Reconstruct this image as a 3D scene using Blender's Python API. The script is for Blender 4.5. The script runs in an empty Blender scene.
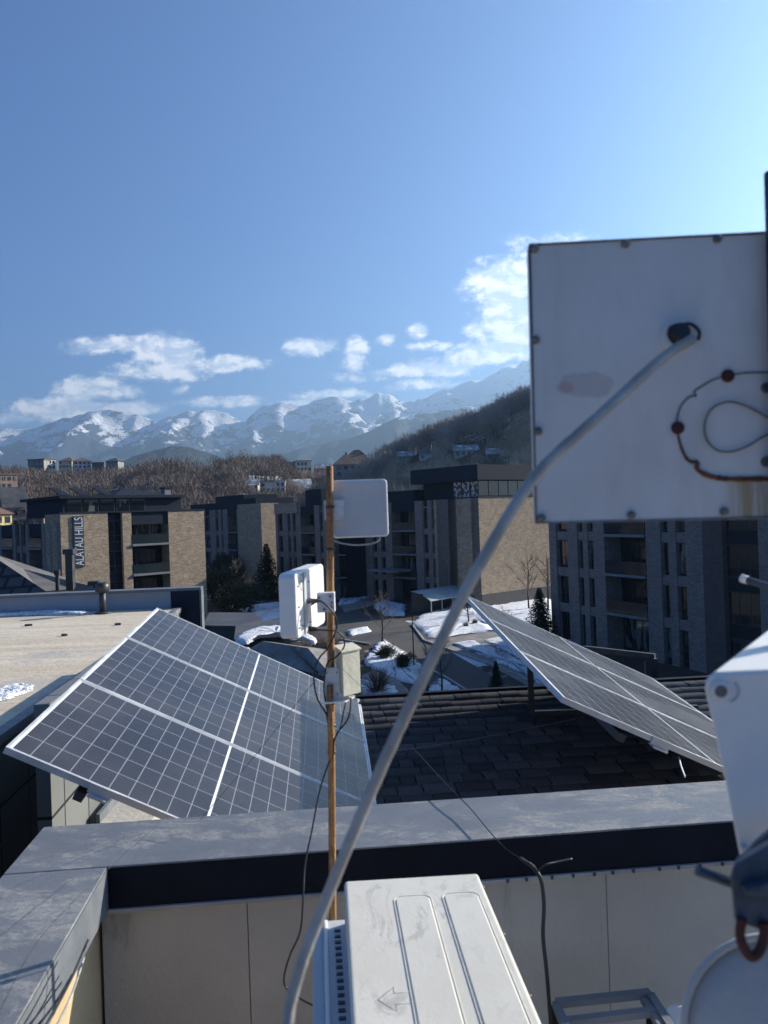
import bpy, math, random
import numpy as np
from mathutils import Vector, Matrix
R = math.radians
random.seed(7); rng = np.random.default_rng(7)
sc = bpy.context.scene
C = bpy.data.collections.new("Scene"); sc.collection.children.link(C)

# ---------------------------------------------------------------- camera
CAM = Vector((0, 0, 12.0)); F = 800.0; ROLL = .035; PITCH = .0026
rr = Vector((math.cos(ROLL), 0, -math.sin(ROLL)))
ff = Vector((0, math.cos(PITCH), math.sin(PITCH)))
uu = rr.cross(ff).normalized(); ff = uu.cross(rr)
cd = bpy.data.cameras.new("camera"); cam = bpy.data.objects.new("camera", cd); C.objects.link(cam)
m = Matrix((rr, uu, -ff)).transposed().to_4x4(); m.translation = CAM; cam.matrix_world = m
cd.sensor_fit = 'VERTICAL'; cd.sensor_height = 34.6; cd.sensor_width = 26; cd.lens = 34.6*F/1024
cd.clip_start = .05; cd.clip_end = 60000
cd.dof.use_dof = True; cd.dof.focus_distance = 22; cd.dof.aperture_fstop = cd.lens/3.6
sc.camera = cam
# ---------------------------------------------------------------- light
SUN_AZ, SUN_EL = R(60), R(23)          # azimuth measured from +Y towards +X
sd = Vector((math.sin(SUN_AZ)*math.cos(SUN_EL), math.cos(SUN_AZ)*math.cos(SUN_EL), math.sin(SUN_EL)))
sl = bpy.data.lights.new("sun", 'SUN'); sl.energy = 5.0; sl.angle = R(.53); sl.color = (1, .93, .82)
so = bpy.data.objects.new("sun", sl); C.objects.link(so); so.rotation_euler = (-sd).to_track_quat('-Z', 'Y').to_euler()
w = bpy.data.worlds.new("World"); sc.world = w; w.use_nodes = True
sc.view_settings.view_transform = 'Standard'; sc.view_settings.look = 'None'
sc.view_settings.exposure = 1.17; sc.view_settings.gamma = 1
SKY_STRENGTH = .058

def ray(px, py): return ff + rr*((px-384)/F) + uu*((512-py)/F)
def at(px, py, d): return CAM + ray(px, py)*d                       # a pixel at a depth in metres
def onz(px, py, z):                                                 # a pixel on a level z
    v = ray(px, py); return CAM + v*((z-CAM.z)/v.z)

# ---------------------------------------------------------------- node helpers
class NT:
    def __init__(s, nt): s.t = nt; s.n = nt.nodes; s.l = nt.links
    def new(s, k, **kw):
        n = s.n.new(k)
        for a, b in kw.items(): setattr(n, a, b)
        return n
    def put(s, sock, v):
        if isinstance(v, bpy.types.NodeSocket): s.l.new(v, sock)
        elif isinstance(v, (tuple, list)) and sock.type == 'RGBA': sock.default_value = (*v[:3], 1)
        else: sock.default_value = v
    def m(s, op, a, b=0., c=None, clamp=False):
        n = s.new('ShaderNodeMath', operation=op, use_clamp=clamp)
        s.put(n.inputs[0], a); s.put(n.inputs[1], b)
        if c is not None: s.put(n.inputs[2], c)
        return n.outputs[0]
    def noise(s, vec, scale, detail=4, rough=.55, dist=0, lac=2.):
        n = s.new('ShaderNodeTexNoise'); 
        if vec is not None: s.put(n.inputs['Vector'], vec)
        n.inputs['Scale'].default_value = scale; n.inputs['Detail'].default_value = detail
        n.inputs['Roughness'].default_value = rough; n.inputs['Distortion'].default_value = dist
        return n.outputs[0]
    def ramp(s, f, a, b, lo=0., hi=1.):
        n = s.new('ShaderNodeMapRange'); n.interpolation_type = 'SMOOTHSTEP'
        s.put(n.inputs[0], f)
        for i, v in enumerate((a, b, lo, hi)): s.put(n.inputs[i+1], v)
        return n.outputs[0]
    def mix(s, f, a, b, mode='MIX'):
        n = s.new('ShaderNodeMix', data_type='RGBA', blend_type=mode)
        s.put(n.inputs[0], f); s.put(n.inputs[6], a); s.put(n.inputs[7], b)
        return n.outputs[2]
    def map(s, vec, sc_=(1, 1, 1), rot=(0, 0, 0), loc=(0, 0, 0)):
        n = s.new('ShaderNodeMapping'); s.l.new(vec, n.inputs[0])
        n.inputs['Scale'].default_value = sc_; n.inputs['Rotation'].default_value = rot; n.inputs['Location'].default_value = loc
        return n.outputs[0]

def material(name, build, rough=.6, metal=0., spec=.5, bump=None):
    mt = bpy.data.materials.new(name); mt.use_nodes = True; nt = NT(mt.node_tree)
    b = mt.node_tree.nodes['Principled BSDF']
    b.inputs['Roughness'].default_value = rough; b.inputs['Metallic'].default_value = metal
    b.inputs['Specular IOR Level'].default_value = spec
    if callable(build): build(nt, b)
    else: b.inputs['Base Color'].default_value = (*build, 1)
    return mt
def bump(nt, b, h, dist=.01, strength=1):
    n = nt.new('ShaderNodeBump'); n.inputs['Distance'].default_value = dist; n.inputs['Strength'].default_value = strength
    nt.put(n.inputs['Height'], h); nt.l.new(n.outputs[0], b.inputs['Normal'])
def tc(nt, k='Object'): return nt.new('ShaderNodeTexCoord').outputs[k]

def worn(c1, c2, scale=3, lo=.4, hi=.65, sr=None, bd=0.002, bs=40, rough=.6, stretch=(1, 1, 1), metal=0, spec=.5, name='worn'):
    def f(nt, b):
        v = nt.map(tc(nt), stretch)
        n = nt.noise(v, scale, 6, .62)
        nt.put(b.inputs['Base Color'], nt.mix(nt.ramp(n, lo, hi), c1, c2))
        n2 = nt.noise(v, bs, 3)
        nt.put(b.inputs['Roughness'], nt.ramp(n, .3, .7, rough-.08, rough+.12))
        bump(nt, b, n2, bd)
    return material(name, f, rough, metal, spec)

def brick(c1, c2, mort, name):
    def f(nt, b):
        uv = tc(nt, 'UV')
        t = nt.new('ShaderNodeTexBrick'); nt.l.new(uv, t.inputs['Vector'])
        t.inputs['Scale'].default_value = 1; t.inputs['Brick Width'].default_value = .5; t.inputs['Row Height'].default_value = .13
        t.inputs['Mortar Size'].default_value = .012; t.inputs['Bias'].default_value = 0
        nt.put(t.inputs['Color1'], (0, 0, 0)); nt.put(t.inputs['Color2'], (1, 1, 1)); nt.put(t.inputs['Mortar'], (.5, .5, .5))
        cell = nt.mix(nt.m('MULTIPLY', t.outputs['Color'], 1.), c1, c2)
        big = nt.noise(uv, 1.1, 5, .75)
        fine = nt.noise(nt.map(uv, (2.2, 7, 1)), 1.6, 2, .7)
        c = nt.mix(nt.ramp(fine, .35, .65), nt.mix(.6, cell, c1), nt.mix(.6, cell, c2))
        c = nt.mix(nt.ramp(big, .3, .75, 0, .5), c, tuple(x*.72 for x in c1))
        c = nt.mix(t.outputs['Fac'], c, mort)
        nt.put(b.inputs['Base Color'], c)
        bump(nt, b, nt.m('SUBTRACT', fine, t.outputs['Fac']), .012)
    return material(name, f, .9, spec=.2)

M = {}
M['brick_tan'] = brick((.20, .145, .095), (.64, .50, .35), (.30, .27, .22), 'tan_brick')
M['brick_shaded'] = brick((.18, .145, .125), (.37, .315, .27), (.2, .19, .18), 'shaded_brick')  # same brick with shade put into its colour, for faces away from the sun
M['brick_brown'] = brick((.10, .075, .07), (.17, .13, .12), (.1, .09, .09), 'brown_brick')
M['navy'] = worn((.018, .025, .037), (.025, .033, .047), 2, name='navy_cladding', rough=.7, spec=.1)
M['navy2'] = worn((.012, .017, .026), (.018, .023, .034), 1, name='dark_panel', rough=.65, spec=.15)
M['plinth'] = worn((.05, .05, .055), (.075, .073, .075), 1, name='plinth_render', rough=.8)
M['slab'] = worn((.16, .17, .18), (.22, .22, .23), 1, name='balcony_concrete', rough=.8)
M['frame_dark'] = material('window_frame', (.02, .022, .026), .5)
M['railm'] = material('railing_metal', (.05, .055, .065), .4, .4)
def _glass(nt, b):
    oi = nt.new('ShaderNodeObjectInfo').outputs['Random']
    v = nt.map(tc(nt, 'UV'), (2.2, .55, 1))
    n = nt.noise(v, .9, 1)
    fold = nt.noise(nt.map(tc(nt, 'UV'), (9, .15, 1)), 1, 2)
    f = nt.m('MULTIPLY', nt.m('GREATER_THAN', oi, .78), nt.ramp(n, .5, .54))
    cur = nt.mix(nt.ramp(fold, .35, .65), (.10, .10, .10), (.16, .16, .155))
    nt.put(b.inputs['Base Color'], nt.mix(f, (.012, .016, .02), cur))
M['glass'] = material('window_glass', _glass, .06, spec=.6)
M['glassrail'] = material('railing_glass', (.02, .03, .035), .08, spec=.6)
def _mural(nt, b):
    v = tc(nt, 'UV'); n = nt.noise(v, 1.7, 3, .6); n2 = nt.noise(nt.map(v, loc=(7, 3, 0)), 2.2, 3, .6)
    c = nt.mix(nt.ramp(n, .48, .53), (.04, .045, .05), (.62, .6, .58))
    nt.put(b.inputs['Base Color'], nt.mix(nt.ramp(n2, .56, .6), c, (.3, .1, .08)))
M['frost'] = material('patterned_curtain_glass', _mural, .2)
M['letters'] = material('sign_letters', (.62, .63, .65), .5)
M['signb'] = material('sign_board', (.022, .032, .055), .5)
M['asphalt'] = worn((.042, .042, .044), (.075, .07, .066), .25, .35, .7, bs=6, bd=.01, rough=.85, name='asphalt')
M['paver'] = worn((.17, .16, .15), (.26, .24, .22), .6, bs=8, rough=.85, name='pavement_concrete')
M['kerb'] = worn((.28, .27, .26), (.4, .38, .36), 1.2, rough=.85, name='kerb_concrete')
def _snow(nt, b):
    v = tc(nt); n = nt.noise(v, 1.4, 7, .7); n2 = nt.noise(v, 7, 4, .7)
    c = nt.mix(nt.ramp(n2, .3, .55), (.42, .42, .43), (.82, .84, .87))
    nt.put(b.inputs['Base Color'], nt.mix(nt.ramp(n, .60, .72), c, (.16, .13, .10)))
    bump(nt, b, n2, .12)
M['snow'] = material('old_snow', _snow, .7, spec=.3)
def _ground(nt, b):
    v = tc(nt); geo = nt.new('ShaderNodeNewGeometry').outputs['Position']
    n = nt.noise(geo, .12, 7, .65); n2 = nt.noise(geo, 1.3, 5, .7); n3 = nt.noise(nt.map(geo, (1, 1, 3)), .022, 8, .72)
    c = nt.mix(nt.ramp(n, .35, .65), (.060, .046, .034), (.115, .092, .068))
    c = nt.mix(nt.ramp(n2, .3, .7, 0, .6), c, (.045, .036, .03))
    c = nt.mix(nt.ramp(n3, .55, .60), c, (.62, .64, .68))
    nt.put(b.inputs['Base Color'], c); bump(nt, b, n2, .25)
M['ground'] = material('winter_ground', _ground, .95, spec=.15)
M['twig'] = worn((.15, .122, .105), (.24, .20, .172), .05, name='bare_twigs', rough=.95, spec=.1)
M['twig_red'] = worn((.19, .12, .085), (.26, .18, .13), .5, name='russet_twigs', rough=.95, spec=.1)
M['trunk'] = worn((.055, .042, .033), (.09, .072, .058), 3, name='bark', rough=.95, spec=.1)
M['needle'] = worn((.022, .032, .022), (.04, .052, .03), 3, name='conifer_needles', rough=.8, spec=.2)
M['hedge'] = worn((.02, .03, .018), (.04, .05, .026), 3, name='evergreen_leaves', rough=.7, spec=.25)
M['coping'] = None
def _cop(nt, b):
    v = tc(nt); n = nt.noise(v, 2.2, 7, .7, .6); n2 = nt.noise(nt.map(v, (.8, 1.7, 1)), 4.5, 9, .78, .6); n3 = nt.noise(v, 60, 3, .7)
    f = nt.m('MULTIPLY', nt.ramp(n2, .46, .60), nt.ramp(n, .33, .52))
    c = nt.mix(nt.ramp(n, .3, .7), (.145, .15, .158), (.19, .195, .20))
    c = nt.mix(nt.m('MULTIPLY', nt.m('MULTIPLY', f, nt.ramp(n3, .3, .65)), .75), c, (.34, .335, .32))
    nt.put(b.inputs['Base Color'], c); nt.put(b.inputs['Roughness'], nt.ramp(f, 0, 1, .42, .85))
    bump(nt, b, nt.m('ADD', nt.m('MULTIPLY', n3, .2), nt.noise(v, 1.8, 2)), .006)
M['coping'] = material('weathered_grey_sheet_metal', _cop, .45, .15)
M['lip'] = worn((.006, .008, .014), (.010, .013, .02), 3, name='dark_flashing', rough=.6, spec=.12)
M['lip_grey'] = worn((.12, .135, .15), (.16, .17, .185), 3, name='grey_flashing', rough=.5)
def _conc(nt, b):
    v = tc(nt); n = nt.noise(v, 1.4, 6, .6); n2 = nt.noise(nt.map(v, (5, 5, .7)), 1.6, 6, .7, .5); n3 = nt.noise(v, 70, 3)
    c = nt.mix(nt.ramp(n, .3, .7), (.40, .36, .30), (.49, .445, .375))
    c = nt.mix(nt.ramp(n2, .56, .74, 0, .65), c, (.22, .20, .165))
    nt.put(b.inputs['Base Color'], c); bump(nt, b, nt.m('ADD', n3, nt.m('MULTIPLY', n, 3)), .003)
M['conc'] = material('grey_fibre_cement_board', _conc, .75)
M['ochre'] = worn((.50, .36, .20), (.60, .46, .28), 3, name='ochre_board', rough=.8)
def _tanroof(nt, b):
    v = tc(nt); n = nt.noise(nt.map(v, (.12, 1.5, 1), (0, 0, -.05)), 1.6, 8, .72, .5); n2 = nt.noise(v, .5, 6, .65); n3 = nt.noise(v, 12, 4, .7)
    c = nt.mix(nt.ramp(n, .3, .7), (.52, .43, .31), (.66, .585, .47))
    c = nt.mix(nt.ramp(n2, .50, .66, 0, .85), c, (.38, .365, .34))
    c = nt.mix(nt.ramp(n3, .5, .75, 0, .35), c, (.30, .26, .2))
    nt.put(b.inputs['Base Color'], c); bump(nt, b, nt.m('ADD', n, n3), .01)
M['tanroof'] = material('dusty_roof_membrane', _tanroof, .85, spec=.2)
M['wall_grey'] = worn((.25, .28, .32), (.31, .34, .38), .8, stretch=(1, 1, .3), name='light_grey_sheet_wall', rough=.6)
def _clad(nt, b):
    t = nt.new('ShaderNodeTexBrick'); nt.l.new(tc(nt, 'UV'), t.inputs['Vector']); t.offset = 0
    t.inputs['Scale'].default_value = 1; t.inputs['Brick Width'].default_value = .62; t.inputs['Row Height'].default_value = .62
    t.inputs['Mortar Size'].default_value = .012
    nt.put(t.inputs['Color1'], (.15, .16, .155)); nt.put(t.inputs['Color2'], (.19, .195, .185)); nt.put(t.inputs['Mortar'], (.012, .012, .014))
    nt.put(b.inputs['Base Color'], t.outputs['Color']); bump(nt, b, nt.m('SUBTRACT', 1, t.outputs['Fac']), .01)
M['clad'] = material('cladding_panels', _clad, .5)
def _shingle(nt, b):
    v = tc(nt); n = nt.noise(v, 90, 3, .8); n2 = nt.noise(v, 1.2, 4)
    at_ = nt.new('ShaderNodeAttribute', attribute_name='tone').outputs['Fac']
    c = nt.mix(at_, (.085, .08, .078), (.185, .172, .16))
    c = nt.mix(nt.ramp(n, .3, .7, 0, .6), c, (.05, .045, .043)); nt.put(b.inputs['Base Color'], c)
    bump(nt, b, n, .003)
M['shingle'] = material('asphalt_shingle', _shingle, .95, spec=.15)
M['shingle_flat'] = worn((.10, .095, .09), (.16, .15, .14), 1.2, name='grey_bitumen_roof', rough=.9)
def _tile(nt, b):
    t = nt.new('ShaderNodeTexBrick'); nt.l.new(tc(nt, 'UV'), t.inputs['Vector'])
    t.inputs['Scale'].default_value = 1; t.inputs['Brick Width'].default_value = .5; t.inputs['Row Height'].default_value = .4
    t.inputs['Mortar Size'].default_value = .05
    nt.put(t.inputs['Color1'], (.075, .07, .068)); nt.put(t.inputs['Color2'], (.05, .047, .047)); nt.put(t.inputs['Mortar'], (.012, .012, .012))
    nt.put(b.inputs['Base Color'], t.outputs['Color']); bump(nt, b, nt.m('SUBTRACT', 1, t.outputs['Fac']), .05)
M['tile'] = material('dark_roof_tiles', _tile, .7)
M['alu'] = worn((.50, .50, .50), (.62, .62, .62), 6, name='aluminium_frame', rough=.4, metal=.35)
M['steel'] = worn((.025, .027, .03), (.05, .05, .05), 8, name='black_steel', rough=.5)
def _cells(nt, b):
    # module surface: u 0..1 along the long side, v 0..1 along the short side
    uv = nt.new('ShaderNodeSeparateXYZ'); nt.l.new(tc(nt, 'UV'), uv.inputs[0]); u, v = uv.outputs[0], uv.outputs[1]
    def line(x, n, wd):
        fr = nt.m('FRACT', nt.m('MULTIPLY', x, n)); d = nt.m('MINIMUM', fr, nt.m('SUBTRACT', 1, fr))
        return nt.m('LESS_THAN', d, wd)
    lu = line(u, 20, .022); lv = line(v, 6, .014)
    mid = nt.m('LESS_THAN', nt.m('ABSOLUTE', nt.m('SUBTRACT', u, .5)), .0038)
    edge = nt.m('LESS_THAN', nt.m('MINIMUM', nt.m('MINIMUM', u, nt.m('SUBTRACT', 1, u)), nt.m('MINIMUM', v, nt.m('SUBTRACT', 1, v))), .006)
    bars = line(v, 60, .10)
    cu = nt.m('FLOOR', nt.m('MULTIPLY', u, 20)); cv = nt.m('FLOOR', nt.m('MULTIPLY', v, 6))
    cx = nt.new('ShaderNodeCombineXYZ'); nt.l.new(cu, cx.inputs[0]); nt.l.new(cv, cx.inputs[1])
    wn = nt.new('ShaderNodeTexWhiteNoise', noise_dimensions='3D'); nt.l.new(cx.outputs[0], wn.inputs['Vector'])
    cell = nt.mix(wn.outputs['Value'], (.010, .011, .017), (.018, .018, .025))
    cell = nt.mix(nt.m('MULTIPLY', bars, .10), cell, (.25, .26, .28))
    c = nt.mix(nt.m('MAXIMUM', lu, lv), cell, (.24, .25, .28)); c = nt.mix(nt.m('MAXIMUM', mid, edge), c, (.72, .73, .75))
    dust = nt.noise(tc(nt), 2.0, 2, .5)
    c = nt.mix(nt.ramp(dust, .2, .8, .03, .12), c, (.36, .34, .31))
    nt.put(b.inputs['Base Color'], c)
    nt.put(b.inputs['Roughness'], nt.ramp(dust, .3, .7, .24, .32))
    b.inputs['Sheen Weight'].default_value = .34; b.inputs['Sheen Roughness'].default_value = .2; b.inputs['Sheen Tint'].default_value = (.9, .86, .76, 1)
M['cells'] = material('solar_cells', _cells, .2, spec=.32)
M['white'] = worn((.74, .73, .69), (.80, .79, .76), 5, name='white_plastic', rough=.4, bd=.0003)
M['white_dirty'] = None
def _acw(nt, b):
    v = tc(nt); n = nt.noise(nt.map(v, (1, .35, 1), (0, 0, .5)), 14, 8, .85, 1.5); n2 = nt.noise(v, 3.2, 4, .6); n3 = nt.noise(v, 120, 2)
    f = nt.m('MULTIPLY', nt.ramp(n, .52, .62), nt.ramp(n2, .36, .56))
    c = nt.mix(nt.ramp(n2, .3, .7), (.60, .56, .47), (.68, .64, .55)); c = nt.mix(nt.m('MULTIPLY', f, .5), c, (.28, .25, .21))
    nt.put(b.inputs['Base Color'], c); bump(nt, b, n3, .0004)
M['white_dirty'] = material('dirty_white_enamel', _acw, .45)
M['dish'] = worn((.44, .42, .38), (.52, .49, .45), 5, name='dish_paint', rough=.45)
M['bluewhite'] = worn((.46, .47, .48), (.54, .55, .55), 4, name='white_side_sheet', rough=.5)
M['beige'] = worn((.60, .56, .42), (.68, .64, .50), 6, name='beige_enclosure', rough=.5)
def _rust(nt, b):
    v = tc(nt); n = nt.noise(nt.map(v, (1, 1, .25)), 30, 6, .7); n2 = nt.noise(v, 160, 3)
    c = nt.mix(nt.ramp(n, .35, .6), (.42, .23, .085), (.22, .095, .04)); c = nt.mix(nt.ramp(n2, .55, .7, 0, .6), c, (.58, .38, .16))
    nt.put(b.inputs['Base Color'], c); bump(nt, b, n2, .001)
M['rustpole'] = material('rusty_pipe', _rust, .75, .1)
M['rust_dark'] = worn((.045, .014, .012), (.08, .025, .02), 40, name='dark_rust', rough=.8)
M['rust'] = worn((.07, .026, .016), (.20, .08, .03), 60, name='rust', rough=.9)
M['black'] = material('black_rubber', (.014, .014, .016), .5)
M['greycable'] = worn((.30, .28, .25), (.42, .40, .36), 22, name='grey_white_cable', rough=.5)
M['boltm'] = worn((.13, .13, .13), (.22, .21, .2), 60, name='bolt_metal', rough=.5, metal=.5)
M['galv'] = worn((.52, .53, .54), (.66, .67, .68), 30, name='galvanised_plate', rough=.5, metal=.05)
M['bluebr'] = worn((.045, .062, .088), (.08, .098, .125), 20, name='blue_bracket', rough=.5, metal=.2)

# ---------------------------------------------------------------- object helpers
def tag(o, label=None, cat=None, group=None, kind=None):
    if label: o['label'] = label
    if cat: o['category'] = cat
    if group: o['group'] = group
    if kind: o['kind'] = kind
    return o
def empty(name, loc, label=None, cat=None, group=None):
    o = bpy.data.objects.new(name, None); C.objects.link(o); o.location = loc; o.empty_display_size = .2
    return tag(o, label, cat, group)
class MB:
    def __init__(s): s.v = []; s.f = []; s.uv = []; s.sm = []
    def face(s, pts, uv=None, smooth=False):
        i = len(s.v); s.v += [tuple(p) for p in pts]; s.f.append(list(range(i, i+len(pts))))
        s.uv += uv if uv else [(0, 0)]*len(pts); s.sm.append(smooth)
    def box(s, O, ex, ey, ez, x0, x1, y0, y1, z0, z1):
        O, ex, ey, ez = map(Vector, (O, ex, ey, ez))
        P = lambda x, y, z: O+ex*x+ey*y+ez*z
        flip = ex.cross(ey).dot(ez) < 0
        for q, w in (
            (((x0, y0, z0), (x1, y0, z0), (x1, y0, z1), (x0, y0, z1)), (0, 2)), (((x1, y1, z0), (x0, y1, z0), (x0, y1, z1), (x1, y1, z1)), (0, 2)),
            (((x0, y1, z0), (x0, y0, z0), (x0, y0, z1), (x0, y1, z1)), (1, 2)), (((x1, y0, z0), (x1, y1, z0), (x1, y1, z1), (x1, y0, z1)), (1, 2)),
            (((x0, y0, z1), (x1, y0, z1), (x1, y1, z1), (x0, y1, z1)), (0, 1)), (((x0, y1, z0), (x1, y1, z0), (x1, y0, z0), (x0, y0, z0)), (0, 1))):
            if flip: q = q[::-1]
            s.face([P(*c) for c in q], [(c[w[0]], c[w[1]]) for c in q])
    def wbox(s, x0, x1, y0, y1, z0, z1): s.box((0, 0, 0), (1, 0, 0), (0, 1, 0), (0, 0, 1), x0, x1, y0, y1, z0, z1)
    def tube(s, pts, r, n=8, cap=True):
        pts = [Vector(p) for p in pts]; rs = r if isinstance(r, (list, tuple)) else [r]*len(pts)
        up = Vector((0, 0, 1)); base = len(s.v); prev = None
        for i, p in enumerate(pts):
            t = (pts[min(i+1, len(pts)-1)]-pts[max(i-1, 0)]).normalized()
            if prev is None:
                a = t.cross(up); a = a if a.length > .05 else t.cross(Vector((1, 0, 0)))
            else: a = prev-t*prev.dot(t)
            a.normalize(); prev = a; b = t.cross(a)
            for k in range(n):
                th = 2*math.pi*k/n; s.v.append(tuple(p+(a*math.cos(th)+b*math.sin(th))*rs[i]))
        for i in range(len(pts)-1):
            for k in range(n):
                a_, b_ = base+i*n+k, base+i*n+(k+1) % n
                s.f.append([a_, b_, b_+n, a_+n]); s.uv += [(k/n, i), ((k+1)/n, i), ((k+1)/n, i+1), (k/n, i+1)]; s.sm.append(True)
        if cap:
            s.f.append([base+k for k in range(n)][::-1]); s.uv += [(0, 0)]*n; s.sm.append(False)
            e = base+(len(pts)-1)*n; s.f.append([e+k for k in range(n)]); s.uv += [(0, 0)]*n; s.sm.append(False)
    def prism(s, poly, d):                   # poly: list of 3D points, d: extrusion vector
        poly = [Vector(p) for p in poly]; d = Vector(d); n = len(poly)
        nrm = sum(((poly[i]-poly[0]).cross(poly[(i+1) % n]-poly[0]) for i in range(1, n-1)), Vector())
        if nrm.dot(d) > 0: poly = poly[::-1]
        a = (poly[1]-poly[0]).normalized(); nn = nrm.normalized(); b = nn.cross(a)
        uv = [((p-poly[0]).dot(a), (p-poly[0]).dot(b)) for p in poly]
        s.face(poly, uv); s.face([p+d for p in poly[::-1]], uv[::-1])
        for i in range(n):
            p, q = poly[i], poly[(i+1) % n]; L = (q-p).length; D = d.length
            s.face([p, p+d, q+d, q], [(0, 0), (0, D), (L, D), (L, 0)])
    def build(s, name, mat, parent=None, bevel=0, merge=False, seg=2):
        me = bpy.data.meshes.new(name)
        off = parent_loc(parent)
        me.from_pydata([(a-off[0], b-off[1], c-off[2]) for a, b, c in s.v], [], s.f)
        ul = me.uv_layers.new(name='UVMap'); ul.data.foreach_set('uv', np.array(s.uv, dtype=np.float32).ravel())
        me.polygons.foreach_set('use_smooth', s.sm)
        o = bpy.data.objects.new(name, me); C.objects.link(o)
        me.materials.append(M[mat] if isinstance(mat, str) else mat)
        if parent: o.parent = parent
        if bevel:
            wd = o.modifiers.new('weld', 'WELD'); wd.merge_threshold = 1e-5
            bv = o.modifiers.new('bevel', 'BEVEL'); bv.width = bevel; bv.segments = seg; bv.limit_method = 'ANGLE'
            if seg > 2: bv.harden_normals = False
        return o
def parent_loc(p):
    v = Vector((0, 0, 0))
    while p is not None: v = v+Vector(p.location); p = p.parent
    return v
def npmesh(name, V, Fc, mat, parent=None, tone=None, smooth=False):
    me = bpy.data.meshes.new(name); V = np.asarray(V, np.float32); Fc = np.asarray(Fc, np.int32); k = Fc.shape[1]
    V = V-np.array(parent_loc(parent), np.float32)
    me.vertices.add(len(V)); me.vertices.foreach_set('co', V.ravel())
    me.loops.add(Fc.size); me.loops.foreach_set('vertex_index', Fc.ravel())
    me.polygons.add(len(Fc)); me.polygons.foreach_set('loop_start', np.arange(0, Fc.size, k, dtype=np.int32))
    me.polygons.foreach_set('loop_total', np.full(len(Fc), k, np.int32))
    if smooth: me.polygons.foreach_set('use_smooth', np.ones(len(Fc), bool))
    me.update(calc_edges=True); me.validate()
    if tone is not None:
        a = me.attributes.new('tone', 'FLOAT', 'POINT'); a.data.foreach_set('value', np.asarray(tone, np.float32))
    o = bpy.data.objects.new(name, me); C.objects.link(o); me.materials.append(M[mat] if isinstance(mat, str) else mat)
    if parent: o.parent = parent
    return o
def spline(pts, n=8):                       # Catmull-Rom through 3D points
    P = [Vector(p) for p in pts]; P = [P[0]*2-P[1]]+P+[P[-1]*2-P[-2]]; out = []
    for i in range(1, len(P)-2):
        for k in range(n):
            t = k/n; a, b, c, d = P[i-1:i+3]
            out.append(.5*((2*b)+(c-a)*t+(2*a-5*b+4*c-d)*t*t+(3*b-a-3*c+d)*t**3))
    return out+[P[-2]]
X, Y, Z = Vector((1, 0, 0)), Vector((0, 1, 0)), Vector((0, 0, 1))

# ---------------------------------------------------------------- sky with clouds (world shader, by direction)
wt = NT(w.node_tree); bg = w.node_tree.nodes['Background']; bg.inputs[1].default_value = SKY_STRENGTH
sky = wt.new('ShaderNodeTexSky', sky_type='NISHITA', sun_disc=False, sun_elevation=SUN_EL, sun_rotation=SUN_AZ, altitude=900, air_density=1.0, dust_density=1.9, ozone_density=3.0)
g = wt.new('ShaderNodeSeparateXYZ'); wt.l.new(tc(wt, 'Generated'), g.inputs[0])
gy = wt.m('MAXIMUM', g.outputs[1], .02); su = wt.m('DIVIDE', g.outputs[0], gy); sv = wt.m('DIVIDE', g.outputs[2], gy)
cv = wt.new('ShaderNodeCombineXYZ'); wt.l.new(su, cv.inputs[0]); wt.l.new(sv, cv.inputs[1])
n1 = wt.noise(wt.map(cv.outputs[0], (1, 1.45, 1)), 22, 12, .66, .2); n2 = wt.noise(wt.map(cv.outputs[0], (1, 2.1, 1), loc=(3, 1, 0)), 30, 6, .6)
def blob(px, py, rx, ry, a):
    v = ray(px, py); u0, v0 = v.x/v.y, v.z/v.y
    dx = wt.m('DIVIDE', wt.m('SUBTRACT', su, u0), rx/F); dy = wt.m('DIVIDE', wt.m('SUBTRACT', sv, v0), ry/F)
    d = wt.m('SQRT', wt.m('ADD', wt.m('MULTIPLY', dx, dx), wt.m('MULTIPLY', dy, dy)))
    return wt.m('MULTIPLY', wt.ramp(d, 0, 1.5, 1, 0), a)
acc = None
for b_ in ((110, 345, 45, 10, .9), (168, 350, 34, 18, 1.05), (225, 365, 42, 10, .95), (160, 372, 62, 14, .8), (95, 390, 45, 15, .95), (60, 408, 60, 13, 1.15), (125, 408, 40, 8, 1.), (182, 390, 12, 6, .8),
           (312, 346, 30, 11, 1.), (356, 350, 14, 14, .85), (386, 340, 12, 8, .6), (418, 330, 14, 10, .85), (430, 347, 26, 7, .85), (355, 366, 16, 8, .8), (370, 378, 40, 6, .6), (240, 402, 25, 7, .9), (330, 395, 45, 7, .8),
           (508, 285, 44, 30, 1.3), (522, 322, 44, 44, 1.25), (478, 330, 18, 9, .7), (500, 350, 60, 12, 1.), (440, 368, 50, 10, .85), (560, 300, 80, 60, 1.1), (420, 385, 40, 8, .7), (700, 300, 90, 50, .9), (475, 292, 12, 10, .5), (20, 418, 40, 8, .8), (400, 372, 60, 7, .75), (205, 402, 30, 6, .8), (470, 360, 60, 8, .9), (300, 404, 30, 6, .8)):
    k = blob(*b_); acc = k if acc is None else wt.m('MAXIMUM', acc, k)
dens = wt.m('ADD', wt.m('MULTIPLY', acc, 1.15), wt.m('MULTIPLY', wt.m('SUBTRACT', n1, .5), 2.6))
dens = wt.ramp(dens, .14, .85)
n3 = wt.noise(wt.map(cv.outputs[0], (1, 1.45, 1), loc=(-.006, -.012, 0)), 22, 12, .66, .2)
shade = wt.ramp(wt.m('ADD', wt.m('MULTIPLY', wt.m('SUBTRACT', n1, n3), 3.), wt.m('MULTIPLY', n2, .8)), .15, .75)
ccol = wt.mix(shade, (6.8, 7.8, 9.3), (13.5, 13.2, 12.8))
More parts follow.
